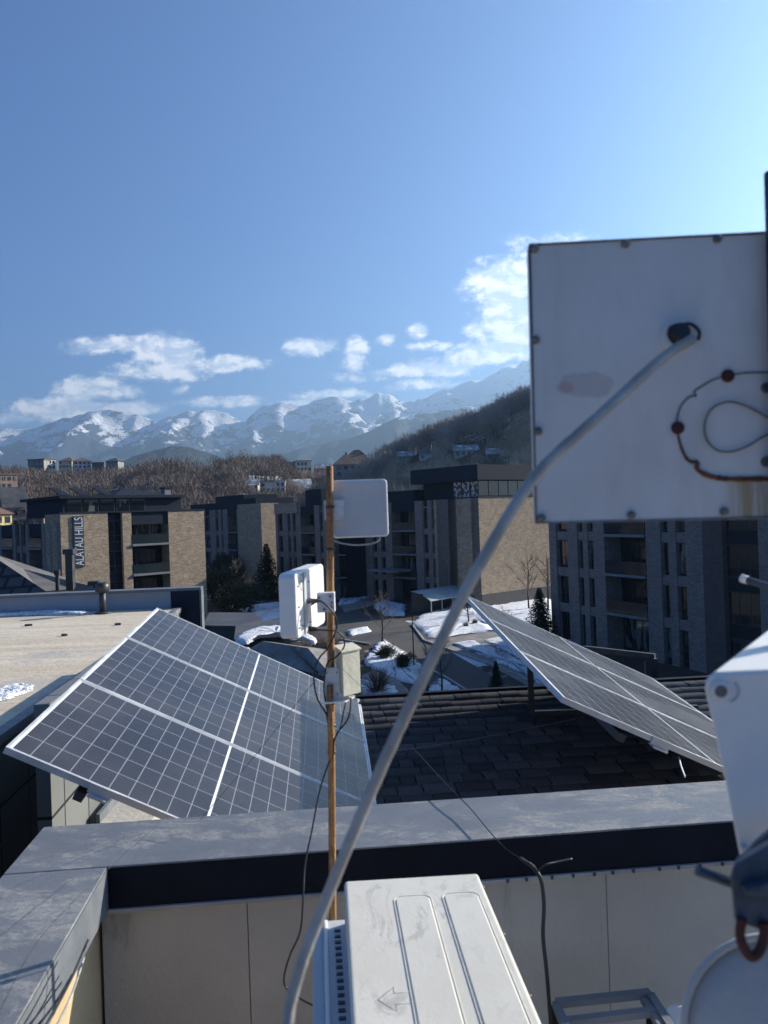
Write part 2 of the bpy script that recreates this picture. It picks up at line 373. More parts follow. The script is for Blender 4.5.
bright = wt.ramp(su, -.2, .25, .85, 1.15)
ssep = wt.new('ShaderNodeSeparateColor'); wt.l.new(sky.outputs[0], ssep.inputs[0])
skyc = wt.mix(1, sky.outputs[0], wt.mix(wt.ramp(ssep.outputs[0], 2.5, 9.5), (.36, .68, 1.10), (.90, .94, 1.02)), 'MULTIPLY')
wt.l.new(wt.mix(wt.m('MULTIPLY', wt.m('MULTIPLY', dens, .85), wt.ramp(acc, 0, .25)), skyc, ccol), bg.inputs[0])

# ---------------------------------------------------------------- ground and hills (one sheet)
crestpx = [-3000, -400, -200, 0, 30, 60, 130, 150, 180, 200, 240, 280, 300, 320, 335, 375, 400, 430, 460, 480, 505, 530, 600, 700, 900, 1500, 3000]
cresty = [440, 455, 462, 471, 470, 471, 469, 460, 460, 463, 457, 459, 470, 475, 471, 453, 442, 432, 422, 415, 402, 389, 362, 348, 345, 360, 380]
crestd = [420, 420, 420, 400, 400, 430, 430, 400, 400, 400, 400, 430, 500, 520, 500, 420, 400, 400, 390, 385, 380, 370, 360, 360, 360, 360, 360]
crestz = [CAM.z+ray(min(max(a_, -200), 1200), b_-(a_-min(max(a_, -200), 1200))*0).z/ray(min(max(a_, -200), 1200), b_).y*d_-8 for a_, b_, d_ in zip(crestpx, cresty, crestd)]
crestz = [z_-(5 if p_ > 330 else 1) for z_, p_ in zip(crestz, crestpx)]
def crest(u): px = 384+F*np.asarray(u); return np.interp(px, crestpx, crestz), np.interp(px, crestpx, crestd)
def sst(x): x = np.clip(x, 0, 1); return x*x*(3-2*x)
def terr(x, y):
    x = np.asarray(x, float); y = np.asarray(y, float)
    r = np.hypot(x, y); yy = np.maximum(y, 1.); u = np.clip(x/yy, -4, 4); cz, cdst = crest(u)
    d = y
    h = cz*sst((d-165)/(cdst-165))
    h = np.where(d > cdst, 12+(cz-12)*np.exp(-((d-cdst)/420)**2), h)
    h = h+(np.sin(x*.021+1)*np.cos(y*.017)*2.2+np.sin(x*.057)*np.sin(y*.049+2)*1.2)*sst((d-170)/120)
    h = h+np.clip(d-900, 0, 5000)*.018
    return np.where(y > 150, h, 0)
na = 420; angs = np.concatenate([np.linspace(-math.pi, -1.0, 40)[:-1], np.linspace(-1.0, 1.0, na), np.linspace(1.0, math.pi, 40)[1:]])
rad = np.concatenate([[.5, 20, 60, 100, 140], np.linspace(150, 620, 95), np.geomspace(650, 14000, 40)])
A, Rr = np.meshgrid(angs, rad); gx = np.sin(A)*Rr; gyy = np.cos(A)*Rr
gz = terr(gx, gyy); V = np.stack([gx, gyy, gz], -1).reshape(-1, 3); nA = len(angs)
i, j = np.meshgrid(np.arange(len(rad)-1), np.arange(nA-1), indexing='ij'); b0 = (i*nA+j).ravel()
go = npmesh('ground', V, np.stack([b0, b0+nA, b0+nA+1, b0+1], 1)[:, ::-1], 'ground', smooth=True); tag(go, kind='structure')
# centre cap of the sheet
mb = MB(); 

# ---------------------------------------------------------------- mountains
def fbm(x, y, oct_=7, seed=0, ridged=True):
    r_ = np.random.default_rng(seed); out = np.zeros_like(x); a = 1.; f = 1.; wsum = 0
    for o in range(oct_):
        G = r_.random((64, 64)); X_ = (x*f) % 64; Y_ = (y*f) % 64
        x0 = X_.astype(int) % 64; y0 = Y_.astype(int) % 64; fx = X_-np.floor(X_); fy = Y_-np.floor(Y_); fx = fx*fx*(3-2*fx); fy = fy*fy*(3-2*fy)
        x1 = (x0+1) % 64; y1 = (y0+1) % 64
        n = (G[x0, y0]*(1-fx)+G[x1, y0]*fx)*(1-fy)+(G[x0, y1]*(1-fx)+G[x1, y1]*fx)*fy
        if ridged: n = 1-abs(2*n-1)
        out += a*n; wsum += a; a *= .52; f *= 2.03
    return out/wsum
def mountain(name, prof, D, depth, seed, mat, rough_amp, spur, nx=520, ny=150):
    ppx = np.array([p[0] for p in prof]); ppy = np.array([p[1] for p in prof])
    hz = []
    for a_, b_ in prof: v = ray(a_, b_); hz.append((v.x/v.y, CAM.z+D*v.z/v.y))
    hu = np.array([h[0] for h in hz]); hh = np.array([h[1] for h in hz])
    u = np.linspace(hu[0], hu[-1], nx); H = np.interp(u, hu, hh)
    t = np.linspace(0, 1, ny)**1.2            # 0 = crest, 1 = foot towards the valley
    H = H*(1-rough_amp/2600*fbm(u*38+seed, u*0+seed*.37, 5, seed+5)*2.0+rough_amp/2600)
    U, T = np.meshgrid(u, t); Hh = np.broadcast_to(H, U.shape)
    xs = U*D; yd = D-depth*T
    H2 = 1; wx = xs/(D*.06); wy = yd/(D*.11)
    n = fbm(wx+.35*fbm(wx, wy, 3, seed+9), wy*.7, 7, seed); n0 = fbm(wx*2.3, wy*2.0, 5, seed+3)
    env = np.clip(np.sin(np.clip(T*1.1+.01, 0, 1)*math.pi), 0, 1)**.8
    zz = 10+(Hh-10)*((1-T)**1.15)*(1-spur*.85*np.clip(.86-n, 0, 1)*env)+rough_amp*(n0-.75)*np.clip(T*14, .08, 1)*(1-T)
    zz[-1] = -30
    # back slope
    Tb = np.linspace(.05, 1, 8)[::-1]; Ub, TB = np.meshgrid(u, Tb); xb = Ub*D; yb = D+depth*.6*TB; zb = 10+(np.broadcast_to(H, Ub.shape)-10)*(1-TB)**1.2
    XX = np.concatenate([xb, xs]); YY = np.concatenate([yb, yd]); ZZ = np.concatenate([zb, zz])
    V = np.stack([XX, YY, ZZ], -1).reshape(-1, 3); ny2 = XX.shape[0]
    i, j = np.meshgrid(np.arange(ny2-1), np.arange(nx-1), indexing='ij'); b0 = (i*nx+j).ravel()
    o = npmesh(name, V, np.stack([b0, b0+nx, b0+nx+1, b0+1], 1), mat, smooth=True)
    tag(o, kind='structure'); return o
def mtmat(name, z0, z1, snow_cov, rock):
    def f(nt, b):
        ge = nt.new('ShaderNodeNewGeometry'); p = ge.outputs['Position']; s_ = nt.new('ShaderNodeSeparateXYZ'); nt.l.new(p, s_.inputs[0])
        nz = nt.new('ShaderNodeSeparateXYZ'); nt.l.new(ge.outputs['Normal'], nz.inputs[0])
        n = nt.noise(nt.map(p, (1, .5, 1.6)), .0045, 9, .68); n2 = nt.noise(p, .03, 5, .7)
        hgt = nt.ramp(s_.outputs[2], z0, z1)
        q = nt.m('ADD', nt.m('ADD', nt.m('MULTIPLY', hgt, .75), nt.m('MULTIPLY', nt.m('SUBTRACT', n, .5), 2.3)), nt.m('MULTIPLY', nt.m('SUBTRACT', nz.outputs[2], .8), .8))
        q = nt.m('ADD', q, nt.m('MULTIPLY', nt.m('SUBTRACT', n2, .5), .5))
        nt.put(b.inputs['Base Color'], nt.mix(nt.ramp(q, snow_cov, snow_cov+.09), rock, (.86, .87, .9)))
        bump(nt, b, n2, 25)
    return material(name, f, .9, spec=.1)
M['mt_far'] = mtmat('snowy_rock', 350, 1250, .50, (.06, .075, .10))
M['mt_mid'] = mtmat('forested_slope', 250, 900, .80, (.05, .058, .06))
M['mt_near'] = mtmat('dark_slope', 100, 700, .72, (.045, .05, .045))
mountain('mountain_range', [(-700, 470), (-300, 440), (-100, 436), (0, 428), (39, 422), (59, 416), (94, 408), (113, 405), (137, 410), (156, 417), (172, 413), (187, 407), (203, 409), (226, 409), (245, 418), (262, 403), (283, 397), (300, 402), (311, 396), (336, 389), (346, 397), (354, 399), (377, 393), (408, 398), (436, 390), (479, 378), (510, 364), (530, 358), (600, 330), (700, 318), (850, 300), (1100, 330), (1500, 380)], 9200, 4200, 4, 'mt_far', 120, 1.0)
mountain('mountain_range', [(-300, 520), (240, 478), (262, 456), (299, 448), (325, 442), (350, 436), (393, 417), (432, 410), (467, 405), (530, 396), (600, 390), (800, 380), (1100, 360), (1500, 400)], 6000, 2600, 11, 'mt_mid', 60, .8)
mountain('mountain_range', [(-700, 500), (-200, 480), (60, 478), (118, 464), (133, 456), (172, 445), (190, 447), (219, 456), (240, 462), (275, 460), (330, 466), (400, 470), (900, 470)], 3800, 1500, 21, 'mt_near', 25, .5)

# ---------------------------------------------------------------- bare woods on the hills
def twig_template(seed, n=190, evergreen=False):
    r_ = np.random.default_rng(seed); V = []; Fc = []
    # trunk as a thin three-sided stem
    def tri(p, q, w_):
        s_ = np.cross(q-p, r_.normal(size=3)); s_ = s_/(np.linalg.norm(s_)+1e-9)*w_
        i = len(V); V.extend([p-s_, p+s_, q]); Fc.append([i, i+1, i+2])
    for a in range(3): tri(np.array([0, 0, -.05]), np.array([.05*math.cos(a*2), .05*math.sin(a*2), .8]), .013)
    for k in range(0 if evergreen else 9):
        a = k*.9; h = .2+.05*k; tri(np.array([0, 0, h]), np.array([math.cos(a)*.26, math.sin(a)*.26, h+.28]), .008)
    for k in range(n):
        if evergreen:
            h = r_.random()**.8; a = r_.random()*6.28; rad_ = .22*(1-h)+.02
            p = np.array([0, 0, .1+.88*h]); q = p+np.array([math.cos(a)*rad_, math.sin(a)*rad_, -.05]); tri(p, q, .05)
            continue
        a = r_.random()*6.28; t_ = r_.random()**.5; ph_ = r_.uniform(-.5, 1.4); cr = .36+.06*r_.normal()
        p = np.array([math.cos(a)*math.cos(ph_)*cr*t_, math.sin(a)*math.cos(ph_)*cr*t_, .58+.38*math.sin(ph_)*t_])
        dr = p-np.array([0, 0, .3]); dr = dr/np.linalg.norm(dr)+.55*r_.normal(size=3); q = p+dr*r_.uniform(.05, .15); tri(p, q, .005+.006*r_.random())
    return np.array(V), np.array(Fc)
def scatter(name, N, region, hs, mat, tmpl, seed, label, thin=1.0):
    r_ = np.random.default_rng(seed); Vs = []; Fs = []; off = 0; cnt = 0
    while cnt < N:
        px = r_.uniform(*region[0]); it = 0; u = (px-384)/F; cz, cdst = crest(u); s_ = r_.random()
        d = region[1]+(cdst+region[2]-region[1])*s_; x = u*d+r_.normal()*2; z = float(terr(x, d))
        if any(h[0]-4 < px < h[1]+4 and h[2]-45 < d < h[2]+14 for h in HCL): cnt += .2; continue
        if clump(x, d) < region[3]*r_.random(): cnt += .3; continue
        V, Fc = tmpl[r_.integers(len(tmpl))]; sc_ = r_.uniform(*hs); a = r_.random()*6.28
        c, s2 = math.cos(a)*sc_, math.sin(a)*sc_
        W = np.stack([V[:, 0]*c-V[:, 1]*s2+x, V[:, 0]*s2+V[:, 1]*c+d, V[:, 2]*sc_+z], 1)
        Vs.append(W); Fs.append(Fc+off); off += len(V); cnt += 1
    o = npmesh(name, np.concatenate(Vs), np.concatenate(Fs), mat); tag(o, label, 'woods', kind='stuff'); return o
HILLH = [(455, 478, 456, 'A'), (420, 436, 459, 'C'), (398, 412, 462, 'E'), (488, 500, 459, 'F'), (256, 285, 492, 'G'), (247, 258, 493, 'H'), (288, 313, 494, 'I'), (313, 327, 488, 'J'), (336, 377, 482, 'K')]
def solve_d(px, py):
    v = ray(px, py); d = 172
    while d < float(crest((px-384)/F)[1]) and float(terr(v.x/v.y*d, d)) < CAM.z+v.z/v.y*d: d += 2
    return d
HD = {h[3]: solve_d((h[0]+h[1])/2, h[2]) for h in HILLH}; HCL = [(h[0], h[1], HD[h[3]]) for h in HILLH]
print('HD', HD)
def clump(x, y): return .5+.5*math.sin(x*.035+math.sin(y*.03)*2)*math.cos(y*.027+math.sin(x*.02))
bare = [twig_template(s_) for s_ in range(10)]; ever = [twig_template(40+s_, 90, True) for s_ in range(4)]
M['twig_dark'] = worn((.27, .235, .215), (.40, .35, .32), .05, name='dark_twigs', rough=.95, spec=.1)
M['twig_pale'] = worn((.34, .27, .20), (.48, .40, .31), .05, name='pale_twigs', rough=.95, spec=.1)
scatter('woodland', 3600, ((-260, 292), 185, 10, .35), (7, 11.5), 'twig', bare, 1, 'bare brown winter woodland covering the low hill at left')
scatter('woodland', 2600, ((285, 900), 175, -55, .3), (6, 10), 'twig_pale', bare, 2, 'pale brown bare woodland at the foot of the steeper hill at right')
scatter('woodland', 2400, ((330, 900), 320, 10, .35), (7, 12.5), 'twig_dark', bare, 3, 'dark bare woodland on the upper slope of the hill at right')
scatter('woodland', 900, ((285, 340), 185, 10, .5), (5, 8), 'twig', bare, 5, 'bare trees filling the valley between the two hills')

# ---------------------------------------------------------------- trees as things
def copy_tree(o, parent=None):
    c = o.copy(); C.objects.link(c); c.parent = parent
    if 'kids' not in KC: pass
    for ch in [k for k in C.objects if k.parent == o]: copy_tree(ch, c)
    return c
KC = {}
def make_bare_tree(name, seed, H, label, group, mat='twig', spread=.42, n1_=9, n2_=7, n3_=6):
    r_ = random.Random(seed); root = empty(name, (0, 0, 0), label, 'tree', group)
    t = MB(); t.tube([(0, 0, -.1), (.02*H, 0, H*.3), (0, .015*H, H*.62), (.01*H, 0, H*.92)], [H*.018, H*.014, H*.008, H*.003], 6); t.build('trunk', 'trunk', root)
    c = MB()
    for i_ in range(n1_):
        h = H*(.22+.62*i_/n1_); a = i_*2.4+r_.random(); L = H*spread*(1.05-.6*i_/n1_)*r_.uniform(.8, 1.1)
        d = Vector((math.cos(a), math.sin(a), r_.uniform(.7, 1.2))).normalized(); p = Vector((0, 0, h)); q = p+d*L*.55+Vector((0, 0, L*.05)); e = q+(d+Vector((0, 0, .5))).normalized()*L*.45
        c.tube([p, q, e], [H*.007, H*.0045, H*.0015], 4, False)
        for j_ in range(n2_):
            f_ = r_.uniform(.2, 1); s_ = p+(q-p)*min(1, f_*1.6) if f_ < .6 else q+(e-q)*((f_-.6)/.4)
            d2 = (d+Vector((r_.gauss(0, .6), r_.gauss(0, .6), r_.gauss(.3, .4)))).normalized(); e2 = s_+d2*L*.38*r_.uniform(.6, 1.1)
            c.tube([s_, e2], [H*.0032, H*.001], 3, False)
            for k_ in range(n3_):
                s3 = s_+(e2-s_)*r_.random(); d3 = (d2+Vector((r_.gauss(0, .7), r_.gauss(0, .7), r_.gauss(.3, .4)))).normalized()
                c.tube([s3, s3+d3*L*.2], [H*.0016, H*.0007], 3, False)
    c.build('crown', mat, root); return root
def leafcloud(mb_, r_, n, fn, size):
    for _ in range(n):
        p, nrm = fn(r_); a = Vector((r_.gauss(0, 1), r_.gauss(0, 1), r_.gauss(0, 1))).normalized(); b = a.cross(nrm+Vector((.01, .02, 0))).normalized()
        s_ = size*r_.uniform(.6, 1.3); mb_.face([p-a*s_, p+b*s_*.5, p+a*s_])
def make_conifer(name, seed, H, W, label, group=None, cat='tree'):
    r_ = random.Random(seed); root = empty(name, (0, 0, 0), label, cat, group)
    t = MB(); t.tube([(0, 0, -.1), (0, 0, H*.95)], [H*.02, H*.004], 6); t.build('trunk', 'trunk', root)
    c = MB(); tiers = 36
    for i_ in range(tiers):
        f_ = i_/tiers; h = H*(.06+.92*f_); L = W*(1-f_)*.5
        for j_ in range(9):
            a = j_*.7+i_*1.3+r_.random()*.4; LL = L*r_.uniform(.7, 1.12)+.012*H; d = Vector((math.cos(a), math.sin(a), -.22)); p = Vector((0, 0, h)); e = p+d*LL
            nn_ = 7
            for k_ in range(nn_):
                q = p+(e-p)*((k_+.5)/nn_)+Vector((r_.gauss(0, .05), r_.gauss(0, .05), r_.gauss(0, .04)))*H*.15*(1.1-f_)
                for s_ in (-1, 1):
                    sd_ = Vector((-d.y, d.x, r_.gauss(0, .35)))*s_; w_ = H*.06*(1-.5*k_/nn_)*(1.1-.6*f_)
                    c.face([q, q+d*w_*.5+sd_*w_, q+d*w_*1.2])
    c.build('crown', 'needle', root); return root
def make_bush(name, seed, W, H, label, group=None, mat='hedge', twiggy=False):
    r_ = random.Random(seed); root = empty(name, (0, 0, 0), label, 'shrub', group)
    t = MB()
    for i_ in range(5): a = i_*1.3; t.tube([(0, 0, -.1), (math.cos(a)*W*.2, math.sin(a)*W*.2, H*.55)], [.04, .015], 4)
    t.build('trunk', 'trunk', root); c = MB()
    if twiggy:
        for _ in range(260):
            a = r_.random()*6.28; e = r_.uniform(.25, 1.25); L = r_.uniform(.6, 1.05)
            q = Vector((math.cos(a)*math.cos(e)*W*.5*L, math.sin(a)*math.cos(e)*W*.5*L, math.sin(e)*H*L)); p = q*r_.uniform(.05, .5)
            c.tube([p, (p+q)/2+Vector((0, 0, .05*H)), q], [.016, .011, .005], 3, False)
    else:
        lobes = [(Vector((r_.uniform(-.28, .28)*W, r_.uniform(-.28, .28)*W, H*r_.uniform(.3, .72))), r_.uniform(.24, .36)) for _ in range(9)]
        def fn(q):
            c_, s_ = q.choice(lobes); n = Vector((q.gauss(0, 1), q.gauss(0, 1), q.gauss(0, 1))).normalized()
            return c_+Vector((n.x*W*s_, n.y*W*s_, n.z*H*s_))*q.uniform(.6, 1.08), n
        leafcloud(c, r_, 2600, fn, .055*(W+H)/2+(.05 if W > 3 else .012))
    c.build('crown', mat, root); return root
def place(o, px, py, z=0., s=1., rz=0.):
    p = onz(px, py, z); o.location = p; o.scale = (s, s, s); o.rotation_euler = (0, 0, rz); return o

# courtyard plants
place(make_conifer('spruce_tree', 1, 8.5, 7.5, 'dark spruce tree in front of the lit tan brick strip, left of the rusty pole'), 268, 598)
place(make_conifer('spruce_tree', 2, 8.2, 4.6, 'dark spruce tree standing below the square white antenna on the pole'), 357, 597)
place(make_conifer('pine_tree', 3, 5., 4.6, 'small dark pine on the snow between the big brick wall and the right block'), 541, 641)
place(make_conifer('cypress_shrub', 4, 2.4, 1.6, 'little olive conifer at the road edge just above the shingle roof', cat='shrub'), 497, 697)
for i_, (px, py, W_, H_, lb) in enumerate(((216, 606, 6, 6.2, 'tall dark evergreen clump beside the right corner of the sign building'), (240, 614, 6.5, 4.6, 'wide black green evergreen bush above the low grey roofs'), (228, 588, 6, 7, 'evergreen clump behind the wide black green bush, nearer the dark rowhouses'),
                                          (387, 660, 1.45, 1.35, 'round dark shrub on the snow island, left of its twin'), (405.5, 670, 1.5, 1.4, 'round dark shrub on the snow island, right of its twin'), (377.5, 658, .6, .55, 'tiny dark shrub left of the two round ones on the snow island'))):
    place(make_bush('evergreen_shrub', 10+i_, W_, H_, lb), px, py)
place(make_bush('bare_shrub', 30, 2.8, 2.1, 'brown twiggy shrub ringed by snow beside the beige box', mat='twig_red', twiggy=True), 378, 694)
for i_, (px, py, s_, lb) in enumerate(((252, 596, 4.5, 'russet leafless shrub in front of the distant dark rowhouses, leftmost of three'), (282, 592, 5.5, 'russet leafless shrub in the middle of three, beside the spruce'), (318, 600, 5, 'russet leafless shrub behind the pole, rightmost of three'))):
    place(make_bush('bare_shrub', 33+i_, s_, s_*.75, lb, mat='twig_red', twiggy=True), px, py)
for i_, (px, py, W_, H_, lb) in enumerate(((475, 625, 1.0, .8, 'small grey shrub on the sunny snow bank, right of the cable'), (466, 628, .9, .7, 'smaller grey shrub on the sunny snow bank, next to the cable'), (314, 655, 5, 2.2, 'thicket of grey twigs beside the small hipped roof'), (300, 640, 5, 2.5, 'reddish brown thicket under the tilted white antenna'), (330, 652, 4, 2., 'pale twig thicket right behind the rusty pole'))):
    place(make_bush('bare_shrub', 44+i_, W_, H_, lb, mat='twig', twiggy=True), px, py)
for i_, (px, py, H_, lb) in enumerate(((382, 643, 5., 'thin bare sapling at the tip of the snow island'), (442, 697, 4.2, 'bare young tree on the lower snow patch, right of the cable bend'), (428, 694, 3.8, 'bare young tree on the lower snow patch, behind the grey cable'), (469, 624, 5.2, 'bare sapling on the sunny snow bank before the lit brick wall'), (529, 610, 7, 'thin bare tree against the plinth of the lit brick wall'),
                                      (548, 612, 7.5, 'thin bare tree at the right corner of the lit brick wall'), (236, 592, 6, 'leafless tree between the evergreens and the dark rowhouses'), (306, 590, 6.5, 'leafless tree in shade left of the rusty pole, before the rowhouses'), (507, 640, 3.2, 'bare sapling between the two snow strips by the pavement'))):
    place(make_bare_tree('bare_tree', 60+i_, H_, lb, 'young bare trees around the courtyard'), px, py, rz=i_)
# skyline trees on the hill
proto = make_bare_tree('bare_tree', 99, 12, 'x', 'bare trees standing out on the hill skyline', spread=.4, n1_=11, n2_=8, n3_=6)
sky_t = [(431, 397, 12, 'bare tree on the right hill skyline straight above the brick corner penthouse'), (420, 398, 9, 'lower bare tree on the right hill skyline, left of a taller one'), (446, 392, 10, 'bare tree on the right hill skyline, right of the tallest one'), (470, 388, 13, 'big bare tree where the right hill begins to steepen'), (487, 382, 10, 'bare tree on the steep right hill, nearer the big antenna'), (505, 376, 13, 'tall bare tree high on the right hill beside the big antenna'),
         (520, 371, 11, 'topmost bare tree left of the big antenna edge'), (232, 398, 11, 'bare tree on the left hill skyline under the second peak'), (245, 398, 12, 'tallest bare tree at the right end of the left hill'), (258, 402, 9, 'last bare tree where the left hill drops to the village'), (350, 300, 8, 'bare tree beside the brown roofed hill house'), (392, 408, 10, 'bare tree right of the brown roofed hill house')]
for i_, (px, d, h, lb) in enumerate(sky_t):
    o = proto if i_ == 0 else copy_tree(proto); u = (px-384)/F; d = float(crest(u)[1])-4 if px != 350 else 330
    o.location = (u*d, d, float(terr(u*d, d))-.2); s_ = h/9.5; o.scale = (s_, s_, s_*random.uniform(.95, 1.1)); o.rotation_euler = (0, 0, i_*1.1); o['label'] = lb
for i_, (px, H_) in enumerate(((150, 9), (165, 11), (172, 10), (181, 8))):
    o = make_conifer('evergreen_tree', 80+i_, H_, 9, ['small dark evergreen at the left end of the hilltop clump', 'tallest dark evergreen in the hilltop clump', 'dark evergreen right beside the tallest in the hilltop clump', 'low dark evergreen at the right end of the hilltop clump'][i_], 'evergreens on the left hilltop')
    u = (px-384)/F; o.location = (u*395, 395, float(terr(u*395, 395))+1)

# ---------------------------------------------------------------- far houses
def house(px0, px1, pyb, pyt, d, wallc, roofc, label, floors=2, cols=4, roof='gable', depth=10, cat='house', rh=.35, chim=0, name='house', winc='frame_dark', yaw=0):
    a, b = at(px0, pyb, d), at(px1, pyb, d); zt = at((px0+px1)/2, pyt, d).z; zb = min(a.z, b.z)
    L = (b-a).length; ex = Vector((math.cos(yaw), math.sin(yaw), 0)); ey = Vector((-ex.y, ex.x, 0))
    root = empty(name, (a.x, a.y, zb), label, cat); H = zt-zb
    mb = MB(); mb.box((a.x, a.y, zb), ex, ey, Z, 0, L, 0, depth, -6, H); mb.build('wall', wallc, root)
    fh = H/floors; cw = L/cols
    for f_ in range(floors):
        for c_ in range(cols):
            if random.random() < .12: continue
            x0 = c_*cw+cw*.25; z0 = f_*fh+fh*.25
            wf = MB(); wf.box((a.x, a.y, zb), ex, ey, Z, x0-.12, x0+cw*.5+.12, -.10, -.004, z0-.12, z0+fh*.5+.12); wo = wf.build('window', 'slab', root)
            wp = MB(); wp.box((a.x, a.y, zb), ex, ey, Z, x0, x0+cw*.5, -.14, -.102, z0, z0+fh*.5); wp.build('pane', 'glass', wo)
    r = MB(); P = lambda x, y, z: Vector((a.x, a.y, zb))+ex*x+ey*y+Z*z; o_ = .6
    if roof == 'flat': r.box((a.x, a.y, zb), ex, ey, Z, -.3, L+.3, -.3, depth+.3, H, H+.5)
    elif roof == 'gable':
        rhh = depth*rh
        r.face([P(-o_, -o_, H-.1), P(L+o_, -o_, H-.1), P(L+o_, depth/2, H+rhh), P(-o_, depth/2, H+rhh)]); r.face([P(L+o_, depth+o_, H-.1), P(-o_, depth+o_, H-.1), P(-o_, depth/2, H+rhh), P(L+o_, depth/2, H+rhh)])
        r.face([P(0, 0, H-.2), P(0, depth/2, H+rhh-.15), P(0, depth, H-.2)]); r.face([P(L, 0, H-.2), P(L, depth, H-.2), P(L, depth/2, H+rhh-.15)])
    else:
        rhh = depth*rh; k = min(L, depth)*.42; q = [P(-o_, -o_, H), P(L+o_, -o_, H), P(L+o_, depth+o_, H), P(-o_, depth+o_, H)]; t0, t1 = P(k, depth/2, H+rhh), P(L-k, depth/2, H+rhh)
        r.face([q[0], q[1], t1, t0]); r.face([q[1], q[2], t1]); r.face([q[2], q[3], t0, t1]); r.face([q[3], q[0], t0]); r.face(q[::-1])
    ro = r.build('roof', roofc, root)
    for k in range(chim):
        c = MB(); x = L*(.3+.4*k); c.box((a.x, a.y, zb), ex, ey, Z, x, x+.8, depth*.5, depth*.5+.8, H+.5, H+depth*rh+1.4); c.build('chimney', 'plinth', ro)
    return root
M['w_white'] = worn((.55, .55, .53), (.66, .65, .62), .4, name='white_render', rough=.8)
M['w_cream'] = worn((.5, .44, .33), (.58, .52, .4), .4, name='cream_render', rough=.8)
M['w_grey'] = worn((.20, .19, .18), (.28, .27, .25), .4, name='grey_render', rough=.8)
M['w_yellow'] = worn((.72, .56, .24), (.78, .64, .32), .4, name='yellow_render', rough=.8)
M['w_brown'] = worn((.2, .13, .10), (.28, .19, .15), .4, name='brown_render', rough=.8)
M['r_red'] = worn((.15, .075, .065), (.2, .11, .095), .4, name='red_roof', rough=.8)
M['r_brown'] = worn((.10, .066, .055), (.15, .10, .085), .4, name='brown_roof', rough=.8)
M['r_snow'] = worn((.2, .2, .21), (.62, .64, .67), .35, name='snow_covered_roof', rough=.7)
M['r_grey'] = worn((.05, .05, .056), (.085, .084, .088), .4, name='grey_roof', rough=.6)
house(28, 44, 468, 460, 420, 'w_grey', 'r_grey', 'grey block at the left end of the hilltop row above the woods', 2, 5, 'flat', 14, 'building', name='apartment_block')
house(45, 57, 469, 459, 425, 'w_white', 'r_grey', 'bright white house on the hilltop, tallest of the row', 2, 3, 'flat', 14, 'building', name='apartment_block', yaw=1.0)
house(59, 72, 468, 461, 428, 'w_cream', 'r_brown', 'cream house on the hilltop right of the bright white one', 2, 4, 'hip', 12, rh=.2)
house(74, 90, 468, 461, 430, 'w_white', 'r_brown', 'pale hilltop house in the middle of the row, with brown roof', 2, 4, 'hip', 12, rh=.2, yaw=.4)
house(92, 103, 467, 463, 430, 'w_brown', 'r_brown', 'low brown hilltop house near the right end of the row', 1, 3, 'flat', 12, yaw=.3)
house(106, 118, 467, 461, 430, 'w_grey', 'r_grey', 'small grey hilltop house last on the right of the row', 2, 3, 'hip', 10, rh=.2)
house(-14, 19, 502, 474, 260, 'w_brown', 'r_brown', 'brown and white apartment block at the left edge below the woods', 4, 6, 'flat', 14, 'building', name='apartment_block', yaw=.9)
house(-22, 15, 536, 514, 190, 'w_yellow', 'r_red', 'sunlit yellow house with a dull red hipped roof at the left edge', 2, 4, 'hip', 12, rh=.3, yaw=1.0)
house(5, 26, 528, 507, 205, 'w_grey', 'r_grey', 'dark gabled house behind the yellow one', 2, 3, 'gable', 9, rh=.6, yaw=.6)
house(26, 44, 528, 515, 200, 'w_brown', 'r_brown', 'brown roofed low house left of the sign building penthouse', 1, 4, 'hip', 9, rh=.4)
house(285, 295, 478, 463, 520, 'w_grey', 'r_grey', 'grey box building in the valley between the hills', 3, 3, 'flat', 12, 'building', name='apartment_block')
house(297, 312, 477, 461, 515, 'w_cream', 'r_grey', 'cream block in the valley with rows of dark windows', 3, 4, 'flat', 12, 'building', name='apartment_block', yaw=.3)
house(256, 285, 492, 482, HD['G'], 'w_white', 'r_snow', 'white house with flat snowy roof above the dark rowhouses', 2, 6, 'flat', 12, yaw=.1)
house(247, 258, 493, 485, HD['H'], 'w_cream', 'r_snow', 'small pale house left of the one with flat snowy roof', 2, 3, 'gable', 8, rh=.3)
house(288, 313, 494, 488, HD['I'], 'w_grey', 'r_snow', 'grey house with snow patched gable roof left of the pole', 1, 4, 'gable', 12, rh=.4, yaw=.3)
house(313, 327, 488, 478, HD['J'], 'w_white', 'r_grey', 'small white house just left of the pole top', 2, 3, 'gable', 9, rh=.35)
house(264, 280, 476, 468, 500, 'w_white', 'r_grey', 'tiny white house among trees in the valley, leftmost there', 2, 3, 'gable', 9, rh=.35, yaw=-.3)
house(314, 330, 475, 468, 540, 'w_brown', 'r_snow', 'far brown cottage with snowy roof in the valley', 1, 3, 'gable', 9, rh=.35)
house(336, 377, 482, 464, HD['K'], 'w_grey', 'r_brown', 'large hill house with hipped brown roof and chimneys above the pole antenna', 3, 6, 'hip', 13, chim=2, rh=.42, yaw=.2)
house(348, 366, 466, 456, HD['K']+12, 'w_cream', 'r_brown', 'upper wing with brown roof rising behind the large hill house', 1, 3, 'hip', 8, rh=.45)
house(455, 478, 456, 450, HD['A'], 'w_cream', 'r_snow', 'pale cottage with snowy roof behind the brick block penthouse', 1, 4, 'gable', 8, rh=.3)
house(420, 436, 459, 454, HD['C'], 'w_white', 'r_grey', 'small pale cottage in the woods above the penthouse roof', 1, 3, 'gable', 8, rh=.3)
